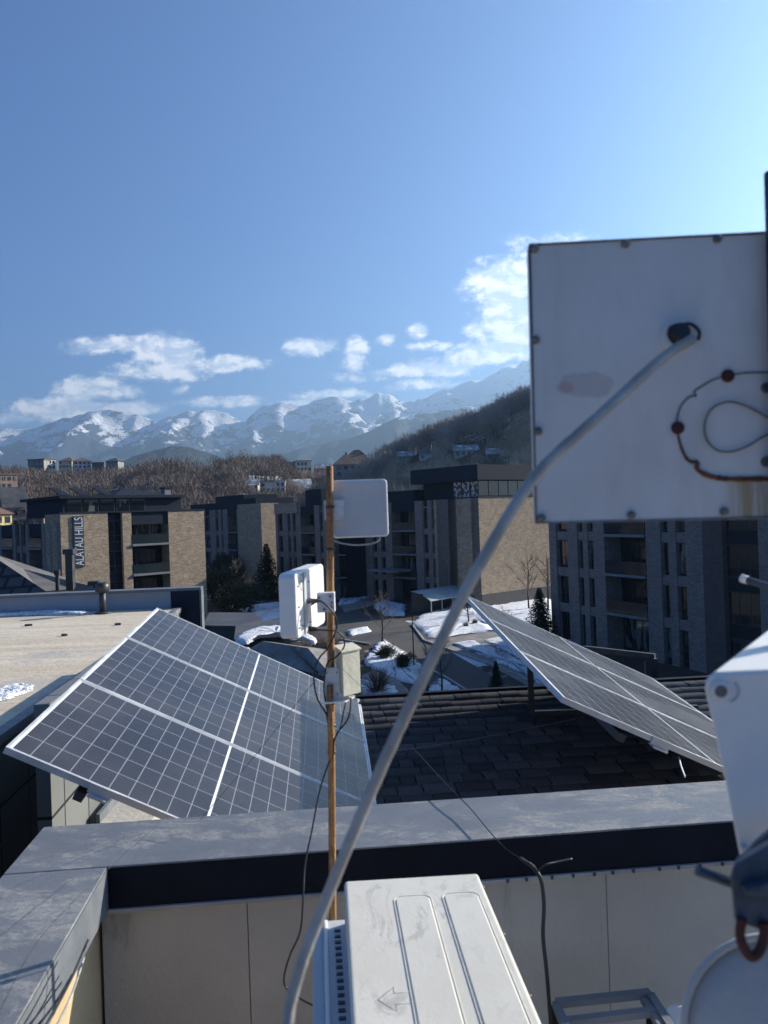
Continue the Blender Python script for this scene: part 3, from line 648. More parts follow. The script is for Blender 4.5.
house(398, 412, 462, 456, HD['E'], 'w_grey', 'r_snow', 'small grey cottage right above the square pole antenna', 1, 3, 'gable', 8, rh=.3)
house(488, 500, 459, 454, HD['F'], 'w_brown', 'r_snow', 'tiny brown cottage between the two pale ones on the right hill', 1, 2, 'gable', 7, rh=.35)

# ---------------------------------------------------------------- apartment complex
FH = 3.2
class Block:
    def __init__(s, O, az, root, nside):      # O: 2D start of a face, az: direction of the face (from +Y to +X)
        s.O = Vector((O[0], O[1], 0)); s.a = Vector((math.sin(az), math.cos(az), 0)); s.root = root
        s.n = Vector((s.a.y, -s.a.x, 0))*nside     # outward
    def s_of(s, px, py=540):
        v = ray(px, py); k = v.x/v.y             # (Ox+a.x t)/(Oy+a.y t) = k
        return (k*s.O.y-s.O.x)/(s.a.x-k*s.a.y)
    def box(s, mb, s0, s1, o0, o1, z0, z1): mb.box(s.O, s.a, s.n, Z, min(s0, s1), max(s0, s1), o0, o1, z0, z1)
    def facade(s, strips, zt, brickm='brick_shaded', floors=4, thick=4., spand=True, z0=0, slab_ext=.5, smin=.06):
        walls = {}
        for st in strips:
            x0, x1, kind = st[:3]; s0, s1 = s.s_of(x0), s.s_of(x1)
            if s0 > s1: s0, s1 = s1, s0
            s0 = max(s0, smin); s1 = max(s1, s0+.05)
            if kind in ('brick', 'tan', 'brown', 'thin'):
                mk = {'brick': brickm, 'tan': 'brick_tan', 'brown': 'brick_brown', 'thin': brickm}[kind]
                s.box(walls.setdefault(mk, MB()), s0, s1, -thick, 0 if kind != 'thin' else -.05, z0, zt)
            elif kind == 'navy': s.box(walls.setdefault('navy', MB()), s0, s1, -thick, -.12, z0, zt)
            elif kind in ('win', 'bay'):
                s.box(walls.setdefault('navy2', MB()), s0, s1, -thick, -.42, z0, zt)
                W = s1-s0
                for k in range(floors):
                    zf = z0+k*FH
                    if spand and kind == 'win':
                        s.box(walls.setdefault(brickm, MB()), s0, s1, -.41, -.12, zf+FH-.45 if k < floors-1 else zf+FH-.2, min(zf+FH+.3, zt-.8) if k < floors-1 else zf+FH)
                    zlo, zhi = zf+.45, zf+FH-.5
                    fr = MB(); s.box(fr, s0+.06, s1-.06, -.418, -.36, zlo, zhi); fo = fr.build('window', 'frame_dark', s.root)
                    ng = max(1, int(round(W/.85)))
                    pn = MB(); gw = (W-.12)/ng
                    for q in range(ng):
                        s.box(pn, s0+.06+q*gw+.05, s0+.06+(q+1)*gw-.05, -.37, -.345, zlo+.07, zlo+(zhi-zlo)*.3); s.box(pn, s0+.06+q*gw+.05, s0+.06+(q+1)*gw-.05, -.37, -.345, zlo+(zhi-zlo)*.3+.06, zhi-.07)
                    pn.build('pane', 'glass', fo)
            elif kind == 'balc':
                hb = MB(); s.box(hb, s0, s1, -1.69, -.15, zt-1.35, zt); hb.build('balcony_header', 'navy', s.root)
                bk_ = MB(); s.box(bk_, s0, s1, -thick, -1.7, z0, zt); bk_.build('recess_wall', 'navy2', s.root)
                for k in range(floors):
                    zf = z0+k*FH
                    fr = MB(); s.box(fr, s0+.3, s1-.3, -1.69, -1.62, zf+.25, zf+FH-.5); fo = fr.build('window', 'frame_dark', s.root)
                    ng = max(2, int(round((s1-s0)/1.1))); pn = MB(); gw = (s1-s0-.6)/ng
                    for q in range(ng): s.box(pn, s0+.3+q*gw+.06, s0+.3+(q+1)*gw-.06, -1.625, -1.6, zf+.33, zf+FH-.58)
                    pn.build('pane', 'glass', fo)
                    if k:
                        sb = MB(); s.box(sb, s0+.003, s1-.003, -1.68, slab_ext*.35, zf-.1, zf+.12); bo = sb.build('balcony', 'slab', s.root)
                        gl = MB(); s.box(gl, s0+.05, s1-.05, .02, .045, zf+.18, zf+1.1); s.box(gl, s0+.03, s1-.03, -.0, .06, zf+1.1, zf+1.15)
                        gl.build('railing', 'glassrail', bo)
        for mk, mb in walls.items(): mb.build('wall', mk, s.root)

def blk_root(O, label): return empty('apartment_building', (O[0], O[1], 0), label, 'building', 'brick apartment blocks of the complex')

# --- block with the vertical sign (left)
A0 = at(61, 545, 80); O = (A0.x, A0.y); rt = blk_root(O, 'tan brick block with a vertical navy sign reading ALATAU HILLS')
bA = Block(O, R(46), rt, 1); zA = 13.15
bA.facade([(61, 73, 'tan'), (73, 84, 'tan'), (84, 108.5, 'tan'), (108.5, 123, 'bay'), (123, 132, 'tan'), (132, 169, 'balc'), (169, 205, 'tan')], zA, 'brick_tan', smin=0)
e0, e1 = bA.s_of(61), bA.s_of(205)
bA2 = Block(O, R(46-90), rt, -1)
LW = 24
def pxl(b, s_): 
    p = b.O+b.a*s_; return 384+F*(p.x/p.y)
st_ = []; x = 0; k = 0
pat = [('brick', .9), ('win', 1.3), ('brick', .5), ('win', 1.2), ('brick', .9), ('balc', 3.6)]
while x < LW:
    kd, wd = pat[k % len(pat)]; st_.append((pxl(bA2, x+.001 if x else 0), pxl(bA2, x+wd), kd)); x += wd; k += 1
bA2.facade(st_[:1] and st_, zA-.9, 'brick_shaded')
# penthouse, roof
ph = MB(); s0, s1 = bA.s_of(52), bA.s_of(172)
bA.box(ph, .8, e1-2.2, -11, -1.2, zA-.3, zA+1.55); ph.build('penthouse', 'navy', rt)
rf = MB(); bA.box(rf, .3, e1-1.9, -11.6, -.7, zA+1.551, zA+1.85)
P_ = lambda s_, o_, z_: bA.O+bA.a*s_+bA.n*o_+Z*z_
q = [P_(6.5, -2, zA+1.86), P_(13, -2, zA+1.86), P_(13, -9, zA+1.86), P_(6.5, -9, zA+1.86)]; t_ = P_(9.5, -5, zA+2.9)
for a_ in range(4): rf.face([q[a_], q[(a_+1) % 4], t_])
rf.build('roof', 'navy', rt)
for k in range(5):
    fr = MB(); x0 = 1.2+k*1.75; bA.box(fr, x0, x0+1.6, -1.199, -1.15, zA+.12, zA+1.5); fo = fr.build('window', 'frame_dark', rt)
    pn = MB(); bA.box(pn, x0+.08, x0+1.52, -1.16, -1.13, zA+.2, zA+1.42); pn.build('pane', 'glass', fo)
cap = MB(); bA.box(cap, -.06, e1+.06, -.5, .07, zA+.003, zA+.16); cap.build('parapet_cap', 'navy', rt)
# rear body
bd = MB(); bA.box(bd, 8.01, e1-.02, -14, -4.001, 0, zA-1.0); bd.build('wall', 'brick_shaded', rt)
bd = MB(); bA.box(bd, 4.1, 8., -24, -4.001, 0, zA-1.2); bd.build('rear_wall', 'brick_shaded', rt)
# sign
sg = MB(); g0, g1 = bA.s_of(73.2), bA.s_of(83.6); ztop = at(78, 516, 80).z; zbot = at(78, 567.5, 80).z
bA.box(sg, g0, g1, .004, .12, zbot, ztop); so_ = sg.build('sign_board', 'signb', rt)
tcu = bpy.data.curves.new('sign_text', 'FONT'); tcu.body = 'ALATAU HILLS'; tcu.size = 1; tcu.extrude = .02; tcu.align_x = 'LEFT'
to = bpy.data.objects.new('sign_text_src', tcu); C.objects.link(to); bpy.context.view_layer.update()
me = bpy.data.meshes.new_from_object(to.evaluated_get(bpy.context.evaluated_depsgraph_get())); bpy.data.objects.remove(to)
xs = [v.co.x for v in me.vertices]; ys = [v.co.y for v in me.vertices]; zs = [v.co.z for v in me.vertices]
Lx = (ztop-zbot)*.95/(max(xs)-min(xs)); Ly = (g1-g0)*.80/(max(ys)-min(ys)); mx, my = (max(xs)+min(xs))/2, (max(ys)+min(ys))/2
for v in me.vertices:
    p = P_((g0+g1)/2-(v.co.y-my)*Ly, .125+.03*(v.co.z-min(zs))/(max(zs)-min(zs)+1e-9), (ztop+zbot)/2+(v.co.x-mx)*Lx)
    v.co = p-parent_loc(rt)
lo_ = bpy.data.objects.new('sign_letters', me); C.objects.link(lo_); lo_.parent = so_
lo_.matrix_parent_inverse = Matrix(); me.materials.clear(); me.materials.append(M['letters'])
# roof racks on the block
for k, s_ in enumerate((0.9, 3.0, 5.6)):
    mb = MB(); r0 = empty('roof_solar_rack', P_(s_, -3, zA+1.86), ['sloping rack at the left end of the sign building roof', 'sloping rack second from the left on the sign building roof', 'sloping rack beside the hipped skylight of the sign building'][k], 'solar rack', 'racks on the sign building roof')
    mb.prism([P_(s_, -2, zA+1.9), P_(s_, -5., zA+2.8), P_(s_, -5., zA+2.9), P_(s_, -2, zA+2.0)], bA.a*.95); mb.build('panel', 'navy2', r0)
    mb = MB(); 
    for o_ in (.05, .85): mb.tube([P_(s_+o_, -4.9, zA+1.86), P_(s_+o_, -4.9, zA+2.8)], .04, 4)
    mb.build('leg', 'railm', r0)
r0 = empty('roof_vent', P_(14.2, -4, zA-.1), 'small pale ventilation box on the sign building roof', 'vent'); mb = MB(); bA.box(mb, 13.8, 14.6, -5, -4, zA+1.86, zA+2.7); mb.build('shaft', 'slab', r0); mb = MB(); bA.box(mb, 13.7, 14.9, -5.1, -3.9, zA+2.701, zA+2.85); mb.build('cap', 'navy', r0)

# --- central block with the big lit brick gable
B0 = at(480.5, 560, 98); O = (B0.x, B0.y); rt = blk_root(O, 'corner block with a large sunlit blank brick wall and overhanging dark penthouse roof'); zB = 13.6
b1 = Block(O, R(50), rt, 1); eB = b1.s_of(556)
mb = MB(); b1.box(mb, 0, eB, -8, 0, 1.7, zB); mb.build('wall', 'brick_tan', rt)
mb = MB(); b1.box(mb, .02, eB+.6, -8, .03, 0, 1.699); mb.build('plinth', 'plinth', rt)
b2 = Block(O, R(50-90), rt, -1)
b2.facade([(480.4, 472, 'brick'), (472, 457, 'bay'), (457, 449, 'brown'), (449, 437.5, 'brick'), (437.5, 432, 'win'), (432, 428, 'thin'), (428, 423, 'win'), (423, 415.6, 'brick'), (415.6, 392, 'balc'), (392, 385, 'brick'), (385, 380.5, 'win'), (380.5, 376.5, 'thin'), (376.5, 372, 'win'), (372, 365, 'brick'), (365, 352, 'balc'), (352, 345, 'brick'), (345, 341, 'win'), (341, 336, 'brick')], zB, 'brick_shaded', thick=7.9)
# penthouse with dark fascia
S = b2.s_of
mb = MB(); b2.box(mb, .9, S(418), -12, -1.3, zB, zB+2.2); mb.build('penthouse', 'navy2', rt)
mb = MB(); b2.box(mb, -.25, S(414), -12, .25, zB+2.2, zB+4.1); b2.box(mb, S(414)+.01, S(386), -12, -.3, zB-.6, zB+1.5); b1.box(mb, eB-1.2, eB-.6, -11, -.35, zB, zB+2.199); mb.build('roof', 'navy', rt)
mb = MB(); b1.box(mb, -.05, eB, -.4, .06, zB+.002, zB+.2); mb.build('parapet_cap', 'navy', rt)
n_ = 7; W_ = (eB-1.9)/n_
for k in range(n_):
    fr = MB(); x0 = 1.0+k*W_; b1.box(fr, x0, x0+W_-.02, -1.0, -.9, zB+.2, zB+2.15); fo = fr.build('window', 'frame_dark', rt); pn = MB(); b1.box(pn, x0+.07, x0+W_-.09, -.91, -.88, zB+.3, zB+2.1); pn.build('pane', 'glass', fo)
for k in range(3):
    x0 = 1.0+k*1.5; fr = MB(); b2.box(fr, x0, x0+1.4, -1.29, -1.2, zB+.1, zB+2.15); fo = fr.build('window', 'frame_dark', rt); pn = MB(); b2.box(pn, x0+.06, x0+1.34, -1.21, -1.18, zB+.2, zB+2.1); pn.build('pane', 'frost', fo)
cn = MB(); b2.box(cn, S(412), S(384), .2, 3.2, 4.2, 4.5); cn.build('entrance_canopy', 'slab', rt)

# --- rowhouses further left
def row(px0, d0, az, strips, zt, label, litw=None):
    p = at(px0, 545, d0); O = (p.x, p.y); rt = blk_root(O, label); b = Block(O, az, rt, -1); b.facade(strips, zt, 'brick_shaded', thick=8)
    return b, rt
bc, rt = row(336, 112, R(-38), [(336, 329, 'balc'), (329, 323, 'brick'), (323, 320, 'win'), (320, 315, 'brick'), (315, 301, 'balc'), (301, 296, 'brick'), (296, 293, 'win'), (293, 290.5, 'thin'), (290.5, 288, 'win'), (288, 283, 'brick'), (283, 278.5, 'win'), (278.5, 276, 'brick')], 13.6, 'shaded rowhouse block with brick piers directly behind the rusty pole')
mb = MB(); bc.box(mb, bc.s_of(316), bc.s_of(300), -8, -1.2, 13.61, 16.); bc.box(mb, bc.s_of(336), bc.s_of(321), -8, -2, 13.61, 15.2); mb.build('penthouse', 'navy', rt)
mb = MB(); bc.box(mb, bc.s_of(299), bc.s_of(276.2), .003, .2, 12.6, 14.2); mb.build('cornice', 'brick_tan', rt)
d_ = 138
pl = at(281, 545, d_); pl0 = at(262, 545, d_); 
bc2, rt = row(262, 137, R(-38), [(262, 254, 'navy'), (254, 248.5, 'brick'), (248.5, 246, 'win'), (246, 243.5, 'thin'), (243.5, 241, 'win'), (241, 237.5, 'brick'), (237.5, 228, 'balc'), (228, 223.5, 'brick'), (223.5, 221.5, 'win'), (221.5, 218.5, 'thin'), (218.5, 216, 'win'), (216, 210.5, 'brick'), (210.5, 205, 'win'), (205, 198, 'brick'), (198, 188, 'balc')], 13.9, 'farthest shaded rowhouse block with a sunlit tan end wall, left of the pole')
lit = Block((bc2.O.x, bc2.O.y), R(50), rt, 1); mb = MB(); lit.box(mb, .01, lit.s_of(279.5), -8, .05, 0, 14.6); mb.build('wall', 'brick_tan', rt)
mb = MB(); bc2.box(mb, bc2.s_of(240), bc2.s_of(212), -8, -1, 13.91, 16.4); bc2.box(mb, bc2.s_of(255), bc2.s_of(241), -8, -.4, 13.91, 15.6); bc2.box(mb, bc2.s_of(211), bc2.s_of(185), -9, -1.4, 13.91, 15.2); mb.build('penthouse', 'navy', rt)

# --- right block
D0 = at(600, 545, 66.5); O = (D0.x, D0.y); rt = blk_root(O, 'shaded grey brick block with navy balconies under the big antenna at right'); b = Block(O, R(-24), rt, -1)
zD = 13.2
b.facade([(549, 556, 'brick'), (556, 567, 'win'), (567, 577, 'brick'), (577, 582, 'win'), (582, 587, 'thin'), (587, 593, 'win'), (593, 604, 'brick'), (604, 645.5, 'balc'), (645.5, 660, 'brick'), (660, 667.5, 'win'), (667.5, 675, 'thin'), (675, 685, 'win'), (685, 702, 'brick'), (702, 722, 'brown'), (722, 758, 'bay'), (758, 800, 'brick'), (800, 812, 'win'), (812, 830, 'brick')], zD, 'brick_shaded', thick=10, smin=-99)
mb = MB(); b.box(mb, b.s_of(560), b.s_of(820), -9.5, -1.5, zD+.003, zD+2.6); mb.build('penthouse', 'navy', rt)

# ---------------------------------------------------------------- courtyard
def sheet(name, poly, z, th, mat, kind='structure', label=None, cat=None, lump=0):
    P = [onz(px, py, 0) for px, py in poly]; mb = MB(); mb.prism([Vector((p.x, p.y, z+th)) for p in P], (0, 0, -th+.002 if th else -.002)); o = mb.build(name, mat); tag(o, label, cat, kind=kind); return o
sheet('road', [(290, 600), (345, 588), (362, 612), (408, 622), (430, 640), (470, 663), (520, 692), (575, 722), (600, 760), (470, 760), (440, 695), (405, 668), (370, 645), (340, 640), (325, 660), (300, 640)], 0.004, 0.004, 'asphalt')
sheet('pavement', [(424, 641), (440, 640), (480, 634), (560, 624), (560, 650), (590, 690), (600, 730), (560, 705), (480, 661)], 0, .11, 'paver')
sheet('pavement', [(362, 676), (374, 671), (396, 679), (408, 690), (410, 705), (396, 705), (388, 686), (372, 681), (362, 682)], 0, .06, 'paver')
sheet('pavement', [(340, 606), (357, 603), (392, 590), (402, 592), (372, 606), (345, 613)], 0, .08, 'paver')
def kerb(pts):
    mb = MB(); P = [onz(a_, b_, 0) for a_, b_ in pts]
    for p, q in zip(P, P[1:]):
        d = (q-p); L = d.length; d.normalize(); mb.box(p, d, Vector((-d.y, d.x, 0)), Z, 0, L, -.09, .09, .006, .15)
    tag(mb.build('kerb', 'kerb'), kind='structure')
kerb([(412, 625), (424, 641), (480, 661.5), (520, 677), (560, 704), (590, 728)]); kerb([(340, 640), (370, 645)]); kerb([(384, 641), (405, 654), (424, 668), (445, 678), (470, 694)])
def snowp(polys, z0=0., name='snow', parent=None, step=.5, jit=.13, tagit=True):
    Vs, Fs, off = [], [], 0
    for poly, th in polys:
        P = np.array([[*onz(a_, b_, z0)[:2]] for a_, b_ in poly]); c = P.mean(0)
        # densify the outline with ragged edge
        pts = []
        for k in range(len(P)):
            p, q = P[k], P[(k+1) % len(P)]; n = max(3, int(np.linalg.norm(q-p)/step))
            for j_ in range(n): pts.append(p+(q-p)*j_/n+rng.normal(size=2)*jit)
        pts = np.array(pts); n = len(pts); rings = [1.0, .97, .88, .7, .45, .2]
        V = []
        for ri, r_ in enumerate(rings):
            z = [0.0, .6, .85, 1, 1, 1][ri]*th
            for p in pts: q = c+(p-c)*r_; V.append((q[0], q[1], z0+.006+z*(1 if ri == 0 else rng.uniform(.75, 1.25))))
        V.append((c[0], c[1], z0+th)); V = np.array(V)
        for ri in range(len(rings)-1):
            for k in range(n):
                a_, b_ = ri*n+k, ri*n+(k+1) % n; Fs += [[a_+off, b_+off, b_+n+off], [a_+off, b_+n+off, a_+n+off]]
        e = (len(rings)-1)*n
        for k in range(n): Fs.append([e+k+off, e+(k+1) % n+off, len(rings)*n+off])
        Vs.append(V); off += len(V)
    V = np.concatenate(Vs); o = npmesh(name, V, Fs, 'snow', parent)
    if tagit: tag(o, 'patches of old snow lying around the courtyard road', 'snow', kind='stuff')
snowp([([(413, 623), (424, 614), (455, 606), (490, 603), (550, 597), (555, 620), (500, 633), (470, 633), (440, 638), (428, 637)], .22),
       ([(450, 645), (470, 641), (500, 652), (540, 672), (565, 688), (560, 695), (520, 674), (490, 660)], .25), ([(482, 641), (500, 637), (525, 648), (560, 665), (555, 672), (520, 660)], .2),
       ([(364, 664), (374, 647), (384, 641), (404, 654), (421, 667), (414, 684), (398, 680), (378, 671)], .25), ([(362, 680), (380, 684), (392, 688), (398, 700), (380, 706), (362, 702)], .22), ([(424, 697), (440, 679), (468, 694), (480, 706), (430, 706)], .22),
       ([(373, 607), (383, 601), (405, 606), (404, 616), (386, 616)], .35), ([(341, 596), (362, 593), (372, 597), (356, 603), (339, 606)], .3), ([(252, 606), (285, 602), (290, 616), (262, 622), (252, 616)], .3), ([(228, 607), (240, 600), (250, 606), (246, 612)], .2),
       ([(206, 565), (228, 563), (229, 567), (207, 569)], .4), ([(346, 632), (366, 628), (372, 632), (350, 636)], .25), ([(255, 628), (300, 622), (303, 630), (262, 634)], .3), ([(560, 610), (580, 600), (600, 640), (570, 650)], .25)])
# street lamp
p = onz(414, 668, 0); r0 = empty('street_lamp', p, 'thin dark street lamp standing beside the road left of the grey cable', 'street lamp')
ht = at(414, 595, p.y).z; mb = MB(); mb.tube([p, p+Z*ht], [.06, .035], 6); mb.build('pole', 'steel', r0); mb = MB(); mb.tube([p+Z*ht, p+Z*(ht+.02)+X*.5], .03, 5); mb.tube([p+Z*(ht+.02)+X*.4, p+Z*(ht)+X*.9], [.05, .07], 6); mb.build('lamp_head', 'steel', r0)
# arched canopy
cL, cR = onz(431, 615, 0), onz(474, 607, 0); r0 = empty('entrance_shelter', cL, 'shelter with pale arched roof beside the brick block entrance', 'shelter')
dv = (cR-cL); dv.z = 0; Ls = dv.length; dv.normalize(); nv = Vector((-dv.y, dv.x, 0))
if nv.y < 0: nv = -nv
zc = at(431, 601.5, cL.y).z; arc = []
for k in range(9): t = k/8; arc.append((t*3.0, zc+math.sin(t*math.pi)*.0+1.0*(1-(1-t)**2)))
mb = MB()
for k in range(8):
    (y0, z0), (y1, z1) = arc[k], arc[k+1]
    mb.prism([cL+nv*y0+Z*z0, cL+nv*y1+Z*z1, cL+nv*y1+Z*(z1+.08), cL+nv*y0+Z*(z0+.08)], dv*Ls)
M['canopy'] = worn((.30, .36, .37), (.42, .47, .47), .6, name='canopy_sheet', rough=.4); mb.build('roof', 'canopy', r0)
for k in range(5):
    mb = MB(); q = cL+dv*(.15+(Ls-.3)*k/4); mb.box(q, dv, nv, Z, -.06, .06, 0, .12, 0, zc); mb.build('post', 'slab', r0)
mb = MB(); mb.box(cL, dv, nv, Z, 0, Ls, 2.7, 2.85, 0, zc+.8); mb.build('wall', 'plinth', r0)

# small low roofs beyond the array
def hut(poly, zt, th, rm, wm, label, name='outbuilding', snow=None):
    P = [onz(a_, b_, zt) for a_, b_ in poly]; r0 = empty(name, (P[0].x, P[0].y, 0), label, 'outbuilding')
    mb = MB(); mb.prism(P, (0, 0, th)); mb.build('roof', rm, r0)
    c = sum(P, Vector())/len(P); mb = MB(); mb.prism([c+(p-c)*.94-Z*.002 for p in P], (0, 0, -zt+.01)); mb.build('wall', wm, r0)
    return r0, P
hut([(203, 627), (209, 614), (255, 614), (262, 622), (250, 628)], 2.9, .15, 'r_grey', 'plinth', 'low shed with brown grey flat roof beside the navy wall end')
hut([(234, 642), (236, 626), (285, 620), (292, 636), (262, 640)], 3.4, .15, 'r_grey', 'plinth', 'low garage with bluish grey flat roof left of the tilted antenna')
r0 = empty('hipped_outbuilding', onz(290, 675, 0), 'small dark outbuilding with hipped tiled roof, snow along its eaves, above the left solar array', 'outbuilding')
zt, zr = 3.2, 4.2
A_, B_, C_, D_, E_ = onz(262, 641, zr), onz(308, 648, zr), onz(334, 679, zt), onz(283, 665, zt), onz(243, 653, zt)
F_ = A_+(A_-(D_+E_)/2)*.0+Vector((1.5, 4.5, -1.0)); G_ = B_+Vector((3.2, 3.0, -1.0))
mb = MB(); mb.face([D_, C_, B_, A_]); mb.face([E_, D_, A_]); mb.face([A_, B_, G_, F_]); mb.face([E_, A_, F_]); mb.face([C_, G_, B_]); M['outroof'] = worn((.19, .175, .16), (.28, .26, .24), 1.5, name='outbuilding_roof', rough=.9); mb.build('roof', 'outroof', r0)
mb = MB(); mb.prism([D_, C_, C_-Z*3.1, D_-Z*3.1], (.05, .3, 0)); mb.build('fence_wall', 'tile', r0)
mb = MB(); mb.prism([E_, D_, D_-Z*3.1, E_-Z*3.1], (.1, .3, 0)); mb.build('wall', 'plinth', r0)
for pl_, z_, th_ in (([(234, 643), (243, 635), (258, 630), (280, 629), (300, 633), (318, 642), (314, 645), (298, 639), (278, 637), (260, 638), (246, 645)], 3.9, .35), ([(238, 657), (247, 650), (256, 652), (262, 662), (250, 662)], 3.25, .25), ([(281, 667), (292, 668), (304, 674), (296, 677)], 2.9, .25), ([(302, 677), (314, 679), (322, 685), (312, 687)], 2.7, .25)):
    snowp([(pl_, th_)], z_, 'eave_snow', r0, .35, .06, False)
mb = MB(); mb.tube([A_.lerp(B_, .62)+(D_-A_)*.1, C_.lerp(D_, .3)+Z*.1], .07, 5); mb.build('roof_pipe', 'steel', r0)

# ---------------------------------------------------------------- neighbouring roofs at left
AZ = R(5.3); Ax = Vector((math.cos(AZ), math.sin(AZ), 0)); Ay = Vector((-math.sin(AZ), math.cos(AZ), 0))
zr = 12-1.55
rt = empty('flat_roofed_building', (-6, 8, 0), 'neighbouring flat roof covered in dusty tan membrane, with grey metal upstand wall', 'building')
e1p = onz(0, 737, zr); e2p = onz(76, 683, zr); far = onz(60, 613, zr)
def loc(p): return p.dot(Ax), p.dot(Ay)
xe = (loc(e1p)[0]+loc(e2p)[0])/2; yf = loc(far)[1]
mb = MB(); mb.box((0, 0, 0), Ax, Ay, Z, xe-16, xe-.11, -2, yf, 9.2, zr); mb.build('roof', 'tanroof', rt)
mb = MB(); mb.box((0, 0, 0), Ax, Ay, Z, xe-.109, xe, -2, yf, zr-.07, zr+.012); mb.build('roof_edge', 'coping', rt, bevel=.006)
mb = MB(); mb.box((0, 0, 0), Ax, Ay, Z, xe-.105, xe-.03, -2, yf+.3, 0, zr-.071); mb.build('wall', 'clad', rt)
mb = MB(); mb.box((0, 0, 0), Ax, Ay, Z, xe-16, xe-.11, -2, yf+.3, 0, 9.19); mb.build('wall', 'plinth', rt)
hw = at(100, 590, 14.8).z
xr = loc(at(203.5, 600, 14.9))[0]; xm = loc(at(176, 600, 14.9))[0]
mb = MB(); mb.box((0, 0, 0), Ax, Ay, Z, xe-16, xm, yf+.02, yf+.25, zr-.4, hw-.03); mb.build('upstand_wall', 'wall_grey', rt)
mb = MB(); mb.box((0, 0, 0), Ax, Ay, Z, xm+.001, xr, yf+.0, yf+.25, 0, hw-.03); mb.build('upstand_wall', 'navy', rt)
mb = MB(); mb.box((0, 0, 0), Ax, Ay, Z, xe-16, xr+.03, yf-.03, yf+.30, hw-.028, hw+.02); mb.box((0, 0, 0), Ax, Ay, Z, xr+.002, xr+.035, yf-.02, yf+.28, 8, hw-.029); mb.build('upstand_cap', 'lip_grey', rt)
mb = MB(); prev = None
snowp([([(-60, 616), (0, 612.5), (40, 612), (88, 612.5), (90, 615), (45, 615.5), (0, 616.5), (-60, 621)], .05)], zr, 'roof_snow', rt, .3, .04, False)
snowp([([(-40, 688), (0, 690), (18, 684), (33, 686), (36, 690), (22, 695), (0, 702), (-40, 705)], .02)], zr, 'roof_snow', rt, .12, .015, False)
# vent on the tan roof
vp = onz(103, 613.5, zr); r0 = empty('vent_pipe', vp, 'short black vent pipe with round cap on the tan flat roof', 'vent pipe')
mb = MB(); mb.tube([vp, vp+Z*.40], .055, 14); mb.build('pipe', 'steel', r0)
mb = MB(); mb.tube([vp+Z*.36, vp+Z*.38, vp+Z*.50, vp+Z*.54], [.06, .115, .115, .07], 16); mb.build('cap', 'steel', r0); mb = MB(); mb.tube([vp, vp+Z*.03], [.17, .10], 16); mb.build('flange', 'steel', r0)
for k, (px, py) in enumerate(((64, 636), (28, 626), (118, 625))):
    p = onz(px, py, zr); mb = MB(); a_ = k*1.7; mb.prism([p+Vector((math.cos(a_+t)*.05*(1+.4*math.sin(3*t)), math.sin(a_+t)*.035, .03)) for t in (0, 1.1, 2.3, 3.4, 4.6, 5.5)], (0, 0, -.03)); o = mb.build('roof_debris', 'steel')
    tag(o, ['dark scrap lying in the middle of the tan roof', 'dark scrap near the back of the tan roof, left of the vent', 'dark scrap on the tan roof right of the vent pipe'][k], 'debris', 'scraps on the tan roof')
# pitched neighbour roof behind
rt = empty('pitched_roof_house', at(40, 590, 25), 'neighbour house with grey pitched roof and dark tiled slope behind the metal wall', 'house')
mb = MB(); q = [at(-30, 546, 50), at(93, 586.5, 22), at(112, 604, 20), at(50, 604, 20.3), at(-30, 541, 23.)]
c_ = sum(q, Vector())/5
for k in range(5): mb.face([q[k], q[(k+1) % 5], c_])
mb.build('roof', 'shingle_flat', rt)
mb = MB(); mb.prism([at(-60, 521, 23), at(48, 592.6, 20.4), at(48, 630, 20), at(-60, 630, 20)], Vector((0, .12, -.05))); mb.build('tiled_slope', 'tile', rt)
mb = MB(); mb.prism([at(-60, 570, 22), at(30, 596, 21.8), at(100, 606, 21.6), at(100, 640, 21.4), at(-60, 640, 21.4)], Vector((-1, 7, -.5))); mb.build('wall', 'plinth', rt)
for (px, py0, py1, wpx, lb, cap_) in ((71, 586, 550, 7, 'tall square dark chimney flue on the grey pitched roof', 1), (57.5, 580, 571, 3, 'small stub pipe left of the tall chimney flue', 0), (95, 590, 582, 7, 'squat dark chimney box right of the tall flue', 1)):
    p = at(px, py0+5, 22.4); q = at(px, py1, 22.4); r0 = empty('chimney_flue', p, lb, 'chimney'); w_ = wpx/F*22.4/2
    mb = MB(); mb.wbox(p.x-w_, p.x+w_, p.y-w_, p.y+w_, p.z-.6, q.z-.12*cap_); mb.build('shaft', 'steel', r0)
    mb = MB(); mb.wbox(p.x-w_*1.5, p.x+w_*1.5, p.y-w_*1.5, p.y+w_*1.5, q.z-.118, q.z+.03); mb.build('cap', 'steel', r0)

